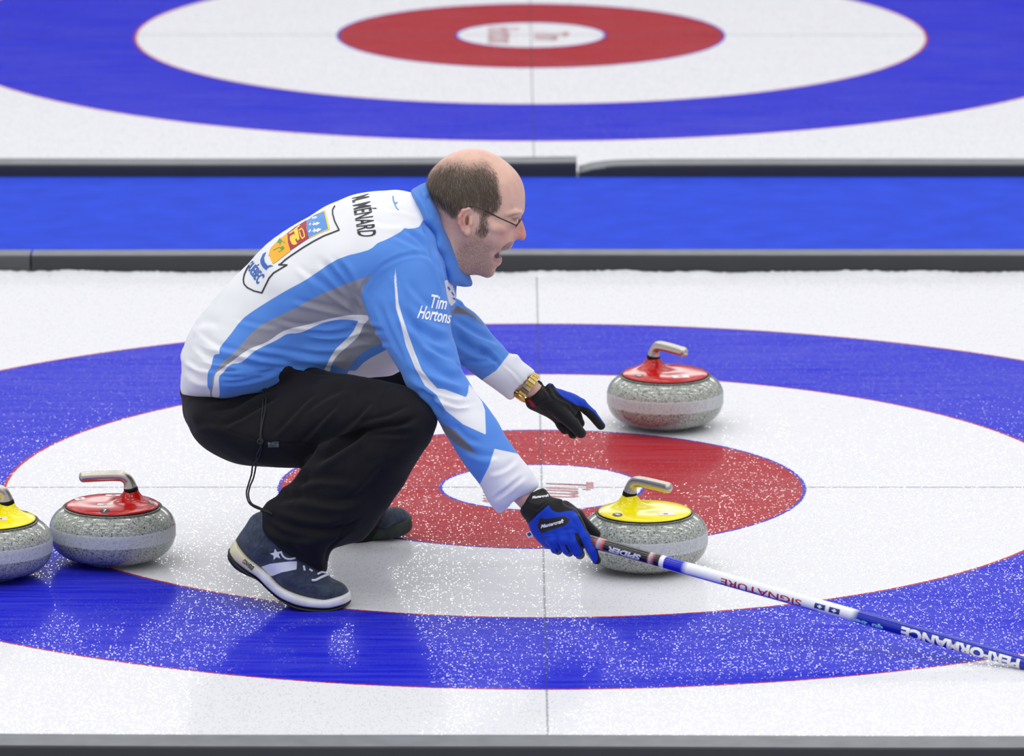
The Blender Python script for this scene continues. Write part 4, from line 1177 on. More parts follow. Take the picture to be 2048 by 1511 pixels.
# prints on the jacket
INK = simple('black_print', (26, 28, 38), rough=0.6)
JW = simple('white_lettering', (244, 244, 250), rough=0.6)
text_decal('name_print', 'M. M\u00c9NARD', [(703, 397), (716, 474), (763.5, 472), (747, 385)], jsurf, INK, jacket, ROOT, bold=0.012, pw=1.22, off=0.0011)
text_decal('sponsor_print', 'Tim', [(861, 616), (893, 619), (894, 594), (862, 588)], jsurf, JW, jacket, ROOT, bold=0.02, shear=0.35, off=0.0011)
text_decal('sponsor_print', 'Hortons', [(834, 636), (901, 648), (903, 622), (838, 610)], jsurf, JW, jacket, ROOT, bold=0.02, shear=0.35, off=0.0011)
BP = simple('blue_print', (40, 100, 184), rough=0.6); YP = simple('yellow_print', (250, 206, 60), rough=0.6); OP = simple('gold_print', (236, 172, 26), rough=0.6); RP2 = simple('crimson_print', (160, 32, 62), rough=0.6); GP = simple('green_print', (90, 150, 60), rough=0.6); LB = simple('light_blue_print', (84, 140, 210), rough=0.6)
def z1(p): return (460 + p[0] / 6.868, 380 + p[1] / 6.868)
Z = lambda L: [z1(p) for p in L]
outl = Z([(1440, 222), (1412, 270), (1412, 330), (1440, 430), (1500, 550), (1400, 590), (1290, 632), (1150, 705), (1000, 795), (850, 895), (760, 960), (700, 1016), (672, 1028), (785, 1030), (700, 1080), (600, 1140), (540, 1210), (490, 1310), (440, 1412), (330, 1385), (240, 1340), (195, 1290), (186, 1230), (200, 1160), (235, 1080), (268, 1040)])
poly_decal('crest_outline', stroke(outl, 2.8), jsurf, INK, jacket, ROOT, off=0.0011)
poly_decal('crest_field', [Z([(1310, 275), (1340, 400), (1375, 540), (1240, 595), (1090, 665), (1050, 560), (1055, 420), (1150, 345)])], jsurf, YP, jacket, ROOT, off=0.0008)
poly_decal('crest_field', [Z([(1295, 295), (1318, 400), (1350, 535), (1230, 588), (1085, 655), (1058, 560), (1058, 425), (1150, 352)])], jsurf, LB, jacket, ROOT, off=0.0011)
poly_decal('crest_field', [Z([(1055, 415), (1055, 540), (1090, 660), (960, 745), (833, 832), (800, 720), (790, 595), (900, 510)])], jsurf, RP2, jacket, ROOT, off=0.0011)
poly_decal('crest_field', [Z([(790, 595), (800, 720), (836, 836), (740, 910), (640, 990), (590, 1015), (545, 900), (530, 905), (560, 800), (680, 680)])], jsurf, OP, jacket, ROOT, off=0.0011)
fl = []
for cx, cy, sz in ((1190, 560, 1.0), (1180, 470, 0.85), (1160, 385, 0.65)):
    for dx, dy, w_, h_ in ((0, 0, 150, 26), (-30, 0, 22, 76), (20, -4, 60, 54), (-90, 6, 36, 42), (50, -8, 30, 22)):
        fl.append([z1((cx + dx * sz - w_ * sz / 2, cy + dy * sz + 10)), z1((cx + dx * sz, cy + dy * sz + h_ * sz / 2)), z1((cx + dx * sz + w_ * sz / 2, cy + dy * sz - 20 * sz)), z1((cx + dx * sz, cy + dy * sz - h_ * sz / 2))])
poly_decal('crest_lily', fl, jsurf, JW, jacket, ROOT, off=0.0014, L=5)
lion = [Z([(830, 640), (880, 610), (925, 640), (900, 690), (930, 740), (890, 760), (850, 745), (880, 715), (860, 680), (825, 680)]), Z([(880, 560), (930, 530), (945, 600), (960, 680), (930, 700), (905, 640)])]
poly_decal('crest_lion', lion + stroke(Z([(950, 560), (985, 530), (1010, 560), (1030, 640), (1000, 670), (975, 640), (960, 580)]), 2.2) + stroke(Z([(860, 720), (900, 740)]), 3) + stroke(Z([(820, 600), (880, 560), (960, 490)]), 2.5), jsurf, YP, jacket, ROOT, off=0.0014, L=5)
poly_decal('crest_leaves', stroke(Z([(600, 830), (680, 790), (740, 800), (700, 840), (670, 855)]), 1.4) + stroke(Z([(690, 760), (700, 690), (760, 730)]), 1.2) + [Z([(690, 800), (730, 770), (755, 800), (720, 835)]), Z([(650, 720), (690, 660), (720, 700), (700, 740)])], jsurf, GP, jacket, ROOT, off=0.0014, L=5)
poly_decal('crest_ribbon', [Z([(455, 880), (420, 960), (425, 1010), (455, 1060), (500, 1100), (535, 1060), (600, 1045), (560, 1030), (520, 1040), (480, 990), (470, 930), (500, 850)])], jsurf, BP, jacket, ROOT, off=0.0011)
text_decal('province_print', 'QU\u00c9BEC', [z1((212, 1085)), z1((362, 1322)), z1((512, 1148)), z1((335, 940))], jsurf, BP, jacket, ROOT, bold=0.03, off=0.0011, pw=1.35)
poly_decal('shoulder_mark', stroke([(786, 393), (787, 402), (790, 408), (794, 405)], 2.4) + stroke([(789, 408), (793, 416), (797, 420)], 1.6), jsurf, LB, jacket, ROOT, off=0.0011, L=5)
poly_decal('chest_mark', stroke([(896, 574), (899, 579)], 3) + stroke([(903, 584), (907, 590)], 2) + stroke([(906, 596), (913, 600)], 3), jsurf, BP, jacket, ROOT, off=0.0011, L=5)

# ================================================================== shoes
def suede():
    t = NT('navy_suede'); p = t.obj()
    n = t.noise(p, 35, 5, 0.6); c = t.ramp(n, [(0.3, srgb(42, 50, 64)), (0.7, srgb(70, 80, 98))])
    wn = t.noise(p, 140, 3, 0.7)
    c = t.mix(t.math('MULTIPLY', t.math('SUBTRACT', wn, 0.58, clamp=True), 1.2), c, srgb(120, 130, 146))
    c = t.mix(t.math('MULTIPLY_ADD', t.attr('p_stripe'), 0.9, 0.5, clamp=True), c, srgb(226, 230, 238))
    t.set(Base_Color=c, Roughness=0.85); t.b.inputs['Specular IOR Level'].default_value = 0.2
    t.b.inputs['Sheen Weight'].default_value = 0.2
    t.bump(t.noise(p, 900, 2), 0.3, 0.0006); return t.m
SUEDE = suede()
def rubber_white():
    t = NT('worn_white_rubber'); p = t.obj()
    n = t.noise(p, 30, 5, 0.65); c = t.ramp(n, [(0.25, srgb(214, 212, 204)), (0.6, srgb(236, 236, 238))])
    c = t.mix(t.math('MULTIPLY_ADD', t.attr('p_yellow'), 0.05, 0.4, clamp=True), c, srgb(214, 206, 174))
    sc = t.noise(t.scale(p, (1, 1, 3)), 120, 4, 0.7)
    c = t.mix(t.math('MULTIPLY', t.math('SUBTRACT', sc, 0.60, clamp=True), 3.0, clamp=True), c, srgb(110, 108, 108))
    t.set(Base_Color=c, Roughness=0.5); return t.m
RUBW = rubber_white()
RUBK = simple('black_outsole', (20, 21, 26), rough=0.55)
LACE = simple('white_lace', (226, 226, 230), rough=0.8)
YF = -1.12
def sheet_mesh(ol, ct, h=0.0022, smooth=2, ns=3, extra=None, sub=None):
    ct = np.array(ct, float)
    cs = np.array([P(x, y, ct[:, 3].mean()) for x, y in ol]); wm = ct[:, 2].max() * 1.4
    v = Vol([cs[:, 0].min() - .03, ct[:, 3].min() - wm - .03, cs[:, 2].min() - .04], [cs[:, 0].max() + .03, ct[:, 3].max() + wm + .03, cs[:, 2].max() + .04], h)
    v.sheet(ol, ct, ns=ns)
    if extra: extra(v)
    return v.mesh(smooth)
up_ol = [(505, 1030), (491, 1050), (477, 1070), (471, 1082), (475, 1096), (491, 1115), (520, 1139), (541, 1157), (563, 1179), (594, 1193), (625, 1201), (656, 1202), (682, 1196), (697, 1188), (695, 1176), (685, 1166), (672, 1160), (660, 1153), (650, 1140), (640, 1120), (600, 1080), (560, 1040), (530, 1022)]
up_ct = [(495, 1075, .030, YF), (505, 1100, .038, YF), (530, 1060, .034, YF), (540, 1110, .042, YF), (570, 1150, .046, YF), (600, 1120, .036, YF), (610, 1165, .047, YF), (640, 1160, .040, YF), (650, 1185, .046, YF), (680, 1180, .032, YF), (560, 1070, .034, YF)]
shoe = empty('curling_shoe', (0, 0, 0)); shoe.parent = man
V_, Q_ = sheet_mesh(up_ol, up_ct)
V_ = folds(V_, Q_, [([(540, 1062), (520, 1090), (500, 1108)], 2, .8, 'v'), ([(610, 1205), (620, 1180), (640, 1168), (668, 1165)], 2.0, .9, 'v'), ([(585, 1172), (620, 1166), (650, 1172)], 2, .8, 'v'), ([(632, 1200), (640, 1176)], 1.6, .7, 'v'), ([(660, 1158), (668, 1162), (678, 1162)], 3, 1.2, 's'), ([(492, 1058), (500, 1085), (508, 1100)], 2, .7, 'v')])
up = mesh_obj('upper', V_, Q_, SUEDE, shoe, off=ROOT)
star = []
for k in range(10):
    a = PI / 2 + k * PI / 5 + 0.2; r = 13 if k % 2 == 0 else 5.2
    star.append((552 + r * math.cos(a), 1108 - r * math.sin(a)))
paint(up, V_, {'p_stripe': [star, [(522, 1133), (540, 1127), (556, 1125), (580, 1122), (594, 1122), (593, 1138), (578, 1141), (563, 1144), (548, 1150), (541, 1152)]]})
usurf = Surf(V_, Q_)
mid_st = [(471, 1082, 461, 1097, .016), (474, 1088, 459, 1107, .028), (482, 1100, 468, 1123, .036), (498, 1117, 491, 1141, .040), (520, 1135, 514, 1156, .042), (541, 1154, 537, 1179, .045), (563, 1174, 560, 1197, .048), (594, 1189, 592, 1211, .052), (625, 1196.5, 624, 1216.5, .053), (656, 1197, 656, 1217.5, .049), (682, 1191, 684, 1211, .038), (695, 1186, 697, 1204, .022), (700, 1184, 702, 1199, .010)]
V_, Q_ = strap(mid_st, YF, 10)
mid = mesh_obj('midsole', V_, Q_, RUBW, shoe, off=ROOT)
paint(mid, V_, {'p_yellow': [[(440, 1070), (490, 1080), (520, 1150), (480, 1150), (440, 1120)]]})
msurf = Surf(V_, Q_)
print('midsole ok')
text_decal('midsole_print', 'CONVERSE', [(484, 1124), (504, 1140.5), (509, 1133.5), (489, 1116.5)], msurf, INK, shoe, ROOT, bold=0.03, off=0.001)
out_st = [(457, 1103, 455, 1108, .020), (461, 1108, 456, 1120, .031), (472, 1122, 470, 1138, .037), (491, 1139, 491, 1150, .040), (512, 1155, 515, 1160, .040), (535, 1176, 535, 1179, .042), (552, 1191, 553, 1195, .046), (570, 1201, 571, 1208, .049), (594, 1211, 594, 1218.5, .053), (625, 1216, 625, 1223.5, .054), (656, 1217, 656, 1223, .050), (682, 1211, 683, 1217, .038), (696, 1203, 698, 1208, .022), (702, 1198, 702, 1202, .010)]
V_, Q_ = strap(out_st, YF, 10)
mesh_obj('outsole', V_, Q_, RUBK, shoe, off=ROOT)
def on(x, y, off=0.002, sf=None):
    h = (sf or usurf).hit(x, y, off); return h
def lace(pts, r=0.0024):
    pp = [on(x, y, 0.0022) for x, y in spline(pts, 5)]; pp = [p for p in pp if p is not None]
    if len(pp) < 3: return None
    return tube(np.array(pp), r, 8)
ls = [l for l in (lace([(561, 1102), (566, 1112), (574, 1117), (584, 1117), (592, 1114)]), lace([(623, 1160), (630, 1160), (640, 1155), (652, 1150), (658, 1149)], .0030), lace([(607, 1131), (609, 1141)]), lace([(634, 1148), (642, 1144), (650, 1146)]), lace([(618, 1138), (624, 1142)])) if l]
V, F = merge(ls); mesh_obj('laces', V, F, LACE, shoe, off=ROOT)

YB = -0.49
fu_ol = [(700, 1040), (730, 1025), (760, 1015), (777, 1015.5), (791, 1013.5), (807, 1018), (818, 1027), (822, 1036), (815, 1045), (783, 1052), (747, 1062), (715, 1070), (700, 1065)]
fu_ct = [(720, 1048, .036, YB), (760, 1035, .042, YB), (790, 1035, .042, YB), (808, 1032, .030, YB), (740, 1055, .04, YB), (775, 1047, .046, YB)]
fs = empty('curling_shoe', (0, 0, 0)); fs.parent = man
V_, Q_ = sheet_mesh(fu_ol, fu_ct)
V_ = folds(V_, Q_, [([(783, 1016), (788, 1028), (782, 1044)], 2, .8, 'v'), ([(797, 1015), (806, 1026), (808, 1038)], 2, .8, 'v'), ([(752, 1046), (764, 1036), (770, 1022)], 2, .8, 'v')])
o = mesh_obj('upper', V_, Q_, SUEDE, fs, off=ROOT); add_attr(o, 'p_stripe', np.full(len(V_), -60.0))
fo_st = [(692, 1066, 692, 1076, .030), (715, 1061, 715, 1083, .040), (747, 1055, 748, 1082, .045), (783, 1047, 784, 1078, .049), (804, 1041.5, 804, 1073, .042), (817, 1036, 818, 1065, .030), (822.5, 1035, 824.5, 1055, .014)]
V_, Q_ = strap(fo_st, YB, 10)
mesh_obj('overshoe', V_, Q_, simple('worn_black_rubber', (54, 60, 58), rough=0.75, spec=0.25, noise=0.2, nscale=50), fs, off=ROOT)

# ================================================================== gloves
GBL = (14, 60, 188); GBK = (24, 24, 26)
def glove_mat(name, k=0.8):
    t = NT(name); p = t.obj()
    n = t.noise(p, 500, 2)
    c = t.mix(t.math('MULTIPLY_ADD', t.attr('p_blue'), k, 0.5, clamp=True), srgb(*GBK), srgb(*GBL))
    c = t.mix(t.math('MULTIPLY_ADD', t.attr('p_patch'), k, 0.5, clamp=True), c, srgb(44, 42, 40))
    c = t.mix(t.math('MULTIPLY_ADD', t.attr('p_red'), k, 0.5, clamp=True), c, srgb(166, 26, 44))
    t.set(Base_Color=c, Roughness=0.75); t.b.inputs['Specular IOR Level'].default_value = 0.25
    t.b.inputs['Sheen Weight'].default_value = 0.15
    t.bump(n, 0.25, 0.0006); return t.m
GM = glove_mat('glove_cloth')
# right hand: closed round the shaft of the broom
BA = P(1112, 1063, -1.150); BB = P(2048, 1325, -1.66)
BD = (BB - BA) / np.linalg.norm(BB - BA)
YG = -1.165
gv = Vol([-0.10, -1.27, 0.02], [0.26, -1.05, 0.36], 0.0017)
hand_ol = [(1040, 1022), (1050, 999), (1066, 984), (1086, 976), (1097, 986), (1104, 994), (1124, 998), (1127, 1006), (1147, 1016), (1158, 1026), (1170, 1050), (1176, 1068), (1180, 1085), (1170, 1096), (1150, 1100), (1120, 1098), (1094, 1096), (1080, 1086), (1068, 1072), (1059, 1056), (1055, 1046)]
hand_ct = [(1062, 1010, .026, YG), (1085, 1000, .028, YG), (1075, 1030, .029, YG), (1105, 1015, .028, YG), (1100, 1045, .030, YG), (1135, 1035, .027, YG), (1085, 1070, .024, YG), (1120, 1075, .028, YG), (1150, 1060, .025, YG), (1160, 1085, .022, YG)]
gv.sheet(hand_ol, hand_ct, ns=3)
def q3(x, y, yy): return P(x, y, yy)
# index finger lies along the near side and hooks under the shaft, the others fold right round it
gv.chain([q3(1152, 1040, -1.180), q3(1168, 1072, -1.194), q3(1184, 1100, -1.200), q3(1193, 1119, -1.196)], [.0125, .0118, .0110, .0098], k=.006, kk=.003)
gv.chain([q3(1136, 1050, -1.182), q3(1148, 1082, -1.196), q3(1156, 1104, -1.192), q3(1160, 1108, -1.170), q3(1158, 1098, -1.148)], [.0125, .0118, .0108, .0100, .0090], k=.007, kk=.003)
gv.chain([q3(1116, 1054, -1.182), q3(1126, 1080, -1.196), q3(1134, 1099, -1.192), q3(1138, 1103, -1.168), q3(1136, 1092, -1.146)], [.0120, .0115, .0105, .0098, .0088], k=.007, kk=.003)
gv.chain([q3(1094, 1056, -1.180), q3(1103, 1080, -1.192), q3(1111, 1097, -1.188), q3(1116, 1100, -1.166), q3(1114, 1090, -1.146)], [.0115, .0108, .0098, .0092, .0084], k=.007, kk=.003)
# thumb, on the far side, pressed along the top of the shaft
gv.chain([q3(1130, 1012, -1.150), q3(1156, 1030, -1.138), q3(1172, 1050, -1.132), q3(1192, 1068, -1.132)], [.0125, .0125, .0118, .0102], k=.009, kk=.004)
# cuff strap, opening for the wrist
gv.chain([q3(1058, 1012, -1.15), q3(1040, 988, -1.15)], [.020, .024], sub=True)
GV, GQ = gv.mesh(2)
GV = folds(GV, GQ, [([(1142, 1056), (1148, 1072), (1158, 1096), (1168, 1112)], 2.4, 1.6, 'v'), ([(1128, 1088), (1134, 1098), (1143, 1110)], 2.2, 1.6, 'v'), ([(1108, 1090), (1114, 1098), (1118, 1106)], 2.0, 1.4, 'v'),
      ([(1072, 1072), (1090, 1070), (1112, 1068)], 2.5, 1.2, 's'), ([(1056, 1046), (1080, 1024), (1097, 1009)], 2.2, 1.6, 'v'), ([(1058, 1012), (1075, 1020), (1092, 1006), (1104, 1000)], 2.5, 1.2, 's'),
      ([(1120, 1064), (1135, 1062), (1150, 1060)], 4, 1.0, 's'), ([(1130, 1030), (1150, 1050), (1160, 1062)], 4, 1, 's'), ([(1122, 1000), (1130, 1010), (1146, 1018)], 3, 1, 's')])
GV = GV + normals(GV, GQ) * (0.0004 * noise1(GV, (120, 120, 120), 5))[:, None]
g1 = mesh_obj('glove', GV, GQ, GM, man, off=ROOT)
paint(g1, GV, {
  'p_blue': [[(1056, 1047), (1075, 1028), (1097, 1009), (1100, 1014), (1103, 1019), (1111, 1023), (1120, 1024), (1135, 1021), (1148, 1020.5), (1153, 1026), (1156, 1032), (1168, 1054), (1183, 1077), (1190, 1094), (1194, 1106), (1195, 1120), (1191, 1126), (1186, 1122), (1181, 1114), (1170, 1094), (1162, 1078), (1156, 1066), (1149, 1065), (1152, 1078), (1160, 1092), (1166, 1103), (1160, 1112), (1152, 1116), (1146, 1112), (1139, 1100), (1134, 1089), (1130, 1088), (1132, 1096), (1140, 1108), (1132, 1112), (1124, 1108), (1116, 1100), (1111, 1094), (1110, 1097), (1116, 1107), (1106, 1110), (1090, 1102), (1080, 1090), (1066, 1073), (1057, 1058)]],
  'p_patch': [[(1081, 1034), (1090, 1037), (1100, 1036), (1129, 1031.5), (1141, 1038), (1135, 1046), (1128, 1051), (1100, 1060), (1084, 1066), (1078, 1060), (1075, 1052), (1077, 1042)], [(1056, 1004), (1062, 995), (1072, 986), (1096, 984), (1103, 996), (1090, 1003), (1078, 1009)]],
  'p_red': [[(0, 0), (1, 0), (0, 1)]]})
gsurf = Surf(GV, GQ)
text_decal('glove_print', 'Mastercraft', [(1082, 1056), (1127, 1045), (1127.5, 1037), (1082, 1048)], gsurf, JW, g1, ROOT, bold=0.035, shear=0.2, off=0.0014)
text_decal('glove_print', 'Mastercraft', [(1065, 997.5), (1097, 993), (1097, 987.5), (1065, 992)], gsurf, JW, g1, ROOT, bold=0.035, shear=0.2, off=0.0014)
# white and blue care label sticking out of the side seam
lab = [(1051, 1066), (1061, 1061), (1066, 1070), (1057, 1076)]
V = [P(x, y, -1.172) for x, y in lab] + [P(x, y, -1.169) for x, y in lab]
F = [(3, 2, 1, 0), (4, 5, 6, 7), (0, 1, 5, 4), (1, 2, 6, 5), (2, 3, 7, 6), (3, 0, 4, 7)]
lo = mesh_obj('glove_label', V, F, WHT, g1, smooth=False, off=ROOT)
lab2 = [(1054, 1066.5), (1060, 1063.5), (1063, 1069), (1057.5, 1072.5)]
V = [P(x, y, -1.1735) for x, y in lab2] + [P(x, y, -1.1722) for x, y in lab2]
mesh_obj('label_print', V, F, simple('navy_print', (30, 60, 140)), g1, smooth=False, off=ROOT)

# left hand: open, palm towards the camera, pointing
Yh = -0.615
hv2 = Vol([-0.06, -0.72, 0.16], [0.16, -0.52, 0.40], 0.0017)
h2_ol = [(1050, 800), (1053, 791), (1060, 780), (1069, 770), (1076, 760), (1084, 764), (1090, 772), (1097, 765), (1106, 767), (1112, 775), (1127, 780), (1143, 787), (1152, 792), (1160, 800), (1160, 815), (1150, 830), (1140, 842), (1126, 850), (1113, 845), (1096, 835), (1079, 827), (1064, 820), (1054, 812)]
h2_ct = [(1065, 795, .026, Yh), (1080, 785, .026, Yh), (1085, 810, .026, Yh), (1105, 790, .026, Yh), (1110, 820, .024, Yh), (1130, 800, .024, Yh), (1130, 830, .022, Yh), (1148, 808, .018, Yh)]
hv2.sheet(h2_ol, h2_ct)
hv2.chain([P(1138, 797, Yh + .005), P(1162, 808, Yh + .006), P(1184, 828, Yh + .004), P(1202, 851, Yh)], [.0125, .0122, .0112, .0092], k=.008, kk=.003)     # index finger
hv2.chain([P(1095, 800, Yh - .014), P(1122, 826, Yh - .024), P(1146, 848, Yh - .030), P(1162, 866, Yh - .030)], [.0150, .0150, .0140, .0112], k=.008, kk=.004)   # thumb, nearest
hv2.chain([P(1140, 812, Yh + .012), P(1152, 832, Yh + .014), P(1160, 846, Yh + .008)], [.0120, .0115, .0100], k=.007)                                        # middle finger, folded
hv2.chain([P(1130, 830, Yh - .004), P(1140, 850, Yh - .006), P(1146, 868, Yh - .008)], [.0115, .0112, .0102], k=.006)                                      # ring finger
hv2.chain([P(1116, 836, Yh + .004), P(1124, 850, Yh + .002), P(1129, 859, Yh)], [.0112, .0108, .0098], k=.006)                                             # little finger
hv2.chain([P(1066, 786, Yh), P(1050, 770, Yh)], [.020, .024], sub=True)
V2, Q2 = hv2.mesh(2)
V2 = folds(V2, Q2, [([(1100, 768), (1112, 790), (1140, 806), (1160, 830)], 3, 1.8, 'v'), ([(1084, 768), (1096, 782), (1104, 792)], 3, 2, 'v'), ([(1066, 812), (1080, 806), (1096, 800)], 3, 1.6, 's'), ([(1112, 842), (1130, 852), (1152, 872)], 2.4, 1.5, 'v'), ([(1140, 800), (1142, 818), (1150, 822)], 3, 1.4, 's'), ([(1092, 772), (1098, 790), (1104, 796), (1098, 800)], 2.5, 1.5, 'v')])
V2 = V2 + normals(V2, Q2) * (0.0005 * noise1(V2, (110, 110, 110), 6))[:, None]
g2 = mesh_obj('glove', V2, Q2, GM, man, off=ROOT)
paint(g2, V2, {
  'p_blue': [[(1086, 762), (1097, 760), (1106, 766), (1100, 770), (1094, 766)], [(1109, 775), (1127, 776), (1143, 780), (1155, 788), (1167, 798), (1182, 808), (1194, 818), (1200, 832), (1208, 842), (1212, 852), (1206, 845), (1196, 833), (1186, 822), (1176, 816), (1164, 812), (1152, 809), (1140, 803), (1126, 794), (1115, 783)]],
  'p_patch': [[(1063, 815), (1077, 811), (1084, 822), (1098, 833), (1110, 843), (1100, 842), (1080, 830)]],
  'p_red': [[(1040, 797), (1050, 794), (1056, 794), (1066, 804), (1072, 812), (1068, 814), (1062, 812), (1058, 804), (1050, 799)]]})

# wrist watch: a band of gold links round the left wrist
GOLD = simple('gold_metal', (222, 184, 96), rough=0.22, metal=1.0)
GOLD2 = simple('polished_gold', (250, 228, 160), rough=0.12, metal=1.0)
watch = empty('wrist_watch', (0, 0, 0)); watch.parent = man
c = P(1056, 771, -0.620); a1 = P(1072, 782, -0.622) - P(1042, 760, -0.618); a1 /= np.linalg.norm(a1)
u1 = np.array([0, 1.0, 0]); u1 -= a1 * (u1 @ a1); u1 /= np.linalg.norm(u1); w1 = np.cross(a1, u1)
def box_link(cc, ax, tn, rd, la, lt, lr):
    V = []
    for i in (-1, 1):
        for j in (-1, 1):
            for k in (-1, 1): V.append(cc + ax * i * la + tn * j * lt + rd * k * lr)
    F = [(0, 1, 3, 2), (4, 6, 7, 5), (0, 4, 5, 1), (2, 3, 7, 6), (0, 2, 6, 4), (1, 5, 7, 3)]
    return V, F
NL = 22; RA, RB = 0.0305, 0.0265
for i in range(NL):
    th = 2 * PI * (i + 0.5) / NL
    rd = math.cos(th) * w1 * RA + math.sin(th) * u1 * RB
    tn = -math.sin(th) * w1 * RA + math.cos(th) * u1 * RB
    lt = np.linalg.norm(tn) * PI / NL * 0.90; tn = tn / np.linalg.norm(tn)
    nr = rd / np.linalg.norm(rd)
    ps = []
    for j, (off, la, lr) in enumerate(((-0.0062, 0.0026, 0.0017), (0.0, 0.0032, 0.0021), (0.0062, 0.0026, 0.0017))):
        ps.append(box_link(c + rd + a1 * off, a1, tn, nr, la, lt, lr))
    V, F = merge(ps)
    mesh_obj('link', V, F, GOLD if i % 2 else GOLD2, watch, smooth=False, off=ROOT)
# the case sits on the lower, palm side of the wrist
th = math.radians(200); rd = math.cos(th) * w1 * RA + math.sin(th) * u1 * RB
cc = c + rd * 1.06; n_ = rd / np.linalg.norm(rd); t_ = np.cross(n_, a1)
ang = np.linspace(0, 2 * PI, 33)[:-1]; V = []; F = []
for r, z in ((0.0, -.004), (.0165, -.004), (.0170, -.001), (.0165, .002), (.0135, .0035), (.0, .0035)):
    for a in ang: V.append(cc + (math.cos(a) * a1 + math.sin(a) * t_) * r + n_ * z)
for i in range(5):
    for k in range(32): F.append((i * 32 + k, i * 32 + (k + 1) % 32, (i + 1) * 32 + (k + 1) % 32, (i + 1) * 32 + k))
mesh_obj('watch_case', V, F, GOLD, watch, off=ROOT)

# ================================================================== broom
blen = np.linalg.norm(BB - BA)
def bp_(s): return BA + BD * s * blen
def bpx(px):   # parameter along the shaft for a pixel column
    lo, hi = 0.0, 1.3
    for _ in range(40):
        m_ = (lo + hi) / 2
        x, y = proj(bp_(m_)[None])
        if x[0] < px: lo = m_
        else: hi = m_
    return lo
broom = empty('curling_broom', BA)
tag(broom, 'white and blue curling broom shaft gripped by the right hand, slanting down to the right', 'broom')
brn = np.cross(BD, [0, 0, 1]); brn /= np.linalg.norm(brn); brb = np.cross(brn, BD)
if brn[1] > 0: brn = -brn; 
if brb[2] < 0: brb = -brb
BR = 0.0135
def shaft_mat():
    t = NT('printed_shaft'); s = t.attr('s'); a = t.attr('ang')
    stops = [(0.0, (30, 28, 34)), (1187, (30, 28, 34)), (1196, (150, 60, 70)), (1199, (176, 186, 192)), (1210, (190, 60, 70)), (1213, (26, 26, 32)), (1298, (26, 26, 32)), (1300, (170, 40, 50)), (1303, (176, 190, 194)), (1311, (150, 50, 60)), (1314, (28, 26, 32)), (1322, (28, 26, 32)), (1323, (240, 240, 244)), (1331, (240, 240, 244)), (1332, (22, 36, 190)),
             (1366, (22, 36, 190)), (1378, (238, 239, 244)), (1706, (238, 239, 244)), (1720, (20, 40, 170)), (2046, (20, 40, 170)), (2100, (20, 40, 170))]
    ra = [((p - 1180) / 220, srgb(*c)) for p, c in stops if 1180 <= p <= 1400]
    ca_ = t.ramp(t.math('DIVIDE', t.math('SUBTRACT', s, 1180.0), 220.0, clamp=True), ra)
    rb = [((p - 1400) / 700, srgb(*c)) for p, c in [(1400, (238, 239, 244))] + [q for q in stops if q[0] > 1400]]
    cb_ = t.ramp(t.math('DIVIDE', t.math('SUBTRACT', s, 1400.0), 700.0, clamp=True), rb)
    c = t.mix(t.math('GREATER_THAN', s, 1400.0), ca_, cb_)
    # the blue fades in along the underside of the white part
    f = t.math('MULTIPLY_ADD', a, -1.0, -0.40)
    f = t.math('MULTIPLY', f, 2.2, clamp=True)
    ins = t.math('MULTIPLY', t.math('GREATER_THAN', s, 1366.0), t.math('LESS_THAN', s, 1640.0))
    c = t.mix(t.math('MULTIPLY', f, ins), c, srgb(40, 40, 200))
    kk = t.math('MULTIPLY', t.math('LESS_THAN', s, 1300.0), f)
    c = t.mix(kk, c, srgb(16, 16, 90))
    t.set(Base_Color=c, Roughness=0.12); return t.m
n = 150; V = []; F = []; sv = []; av = []
SE = bpx(2048) * 1.12
for i in range(n + 1):
    p = bp_(SE * i / n); x = proj(p[None])[0][0]
    for k in range(32):
        a = 2 * PI * k / 32
        V.append(p + BR * (math.cos(a) * brn + math.sin(a) * brb)); sv.append(x); av.append(math.sin(a))
for i in range(n):
    for k in range(32): F.append((i * 32 + k, i * 32 + (k + 1) % 32, (i + 1) * 32 + (k + 1) % 32, (i + 1) * 32 + k))
F.append(tuple(range(31, -1, -1))); F.append(tuple(n * 32 + k for k in range(32)))
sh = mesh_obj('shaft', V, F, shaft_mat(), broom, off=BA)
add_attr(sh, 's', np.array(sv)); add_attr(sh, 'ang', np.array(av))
# lettering wrapped on the near side of the tube, upside down for the camera
def shaft_text(name, s, x0, x1, a0, a1, mat, bold=0.02, shear=0.0, off=0.0004, sub=None):
    """x0..x1 pixel columns, text reads from x1 back to x0 (it is upside down); a0 = angle of the base, a1 = of the tops"""
    bm = text_bm(s, bold, shear) if s else sub; refine(bm, 0.10)
    s0, s1 = bpx(x0), bpx(x1)
    for v in bm.verts:
        u = s1 + (s0 - s1) * v.co.x; a = math.radians(a0 + (a1 - a0) * v.co.y)
        v.co = Vector(bp_(u) + (BR + off) * (math.cos(a) * brn + math.sin(a) * brb) - BA)
    return bm_obj(name, bm, mat, sh)
RT = simple('red_lettering', (178, 34, 44), rough=0.3); CY = simple('cyan_lettering', (150, 214, 236), rough=0.3); NV = simple('navy_lettering', (26, 44, 130), rough=0.3); GRT = simple('silver_lettering', (206, 210, 224), rough=0.3)
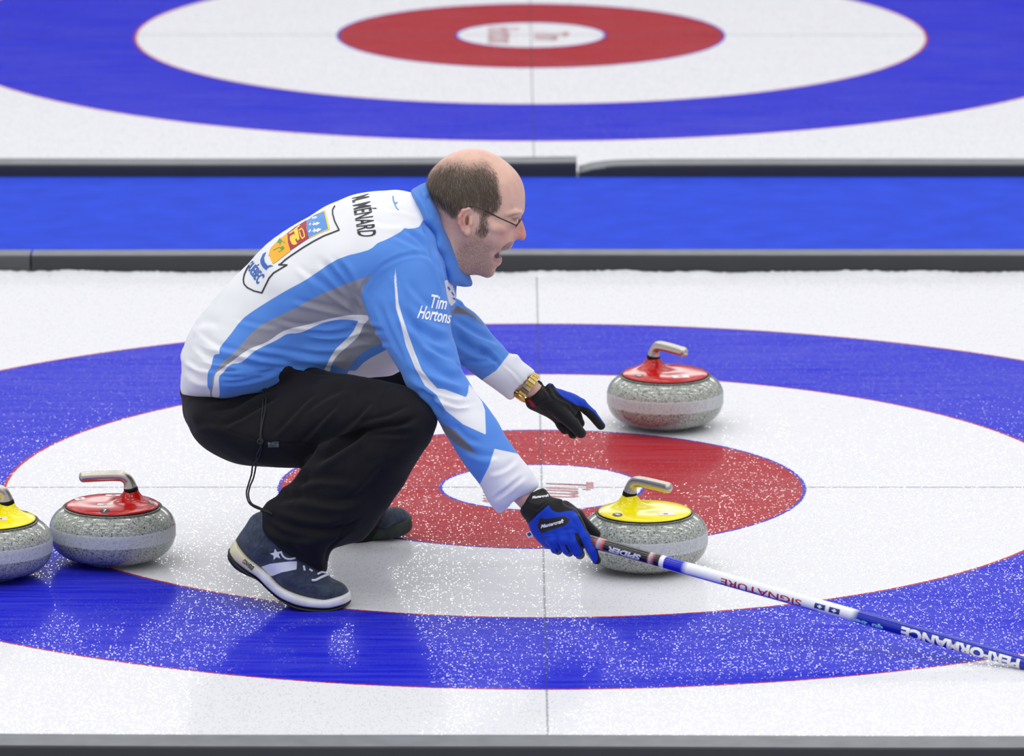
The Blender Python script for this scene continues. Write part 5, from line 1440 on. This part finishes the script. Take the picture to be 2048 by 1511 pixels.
shaft_text('shaft_print', 'SIGNATURE', 1447, 1608, 22, -36, RT, 0.01)
shaft_text('shaft_print', 'SPIDER', 1222, 1287, 24, -30, GRT, 0.05, 0.2)
shaft_text('shaft_print', 'qu\u00e9bec', 1706, 1772, 6, -48, CY, 0.05, 0.1)
shaft_text('shaft_print', 'PERFORMANCE', 1807, 2044, 42, -62, WHT, 0.05)
for x0 in (1634, 1663):
    bm = bmesh.new(); bmesh.ops.create_grid(bm, x_segments=4, y_segments=6, size=0.5)
    for v in bm.verts: v.co.x += 0.5; v.co.y += 0.5
    o = shaft_text('shaft_flag', None, x0, x0 + 21, 34, -14, NV, sub=bm)
    for (u0, u1, w0, w1_) in ((0.28, 0.72, 0.40, 0.60), (0.40, 0.60, 0.22, 0.78)):
        bm = bmesh.new(); bmesh.ops.create_grid(bm, x_segments=3, y_segments=3, size=0.5)
        for v in bm.verts: v.co.x = u0 + (u1 - u0) * (v.co.x + 0.5); v.co.y = w0 + (w1_ - w0) * (v.co.y + 0.5)
        shaft_text('shaft_flag', None, x0, x0 + 21, 34, -14, WHT, off=0.0008, sub=bm)
# the brush head, on the ice just beyond the frame
he = bp_(SE)
V = [];  hx, hy = he[0] + 0.03, he[1] - 0.01
for z, sx, sy in ((0.0, .095, .033), (0.012, .100, .036), (0.020, .095, .033), (0.032, .05, .022), (0.045, .022, .018)):
    for k in range(24):
        a = 2 * PI * k / 24
        ca, sa = math.cos(a), math.sin(a)
        rx = sx * (abs(ca) ** 0.6) * (1 if ca >= 0 else -1); ry = sy * (abs(sa) ** 0.6) * (1 if sa >= 0 else -1)
        V.append((hx + rx, hy + ry, z))
F = [(i * 24 + k, i * 24 + (k + 1) % 24, (i + 1) * 24 + (k + 1) % 24, (i + 1) * 24 + k) for i in range(4) for k in range(24)]
F += [tuple(range(23, -1, -1)), tuple(96 + k for k in range(24))]
mesh_obj('brush_head', V, F, simple('brush_head_plastic', (30, 44, 150), rough=0.3), broom, off=BA)
print('broom end', bp_(1.0), he, 'px', proj(bp_(1.0)[None]))
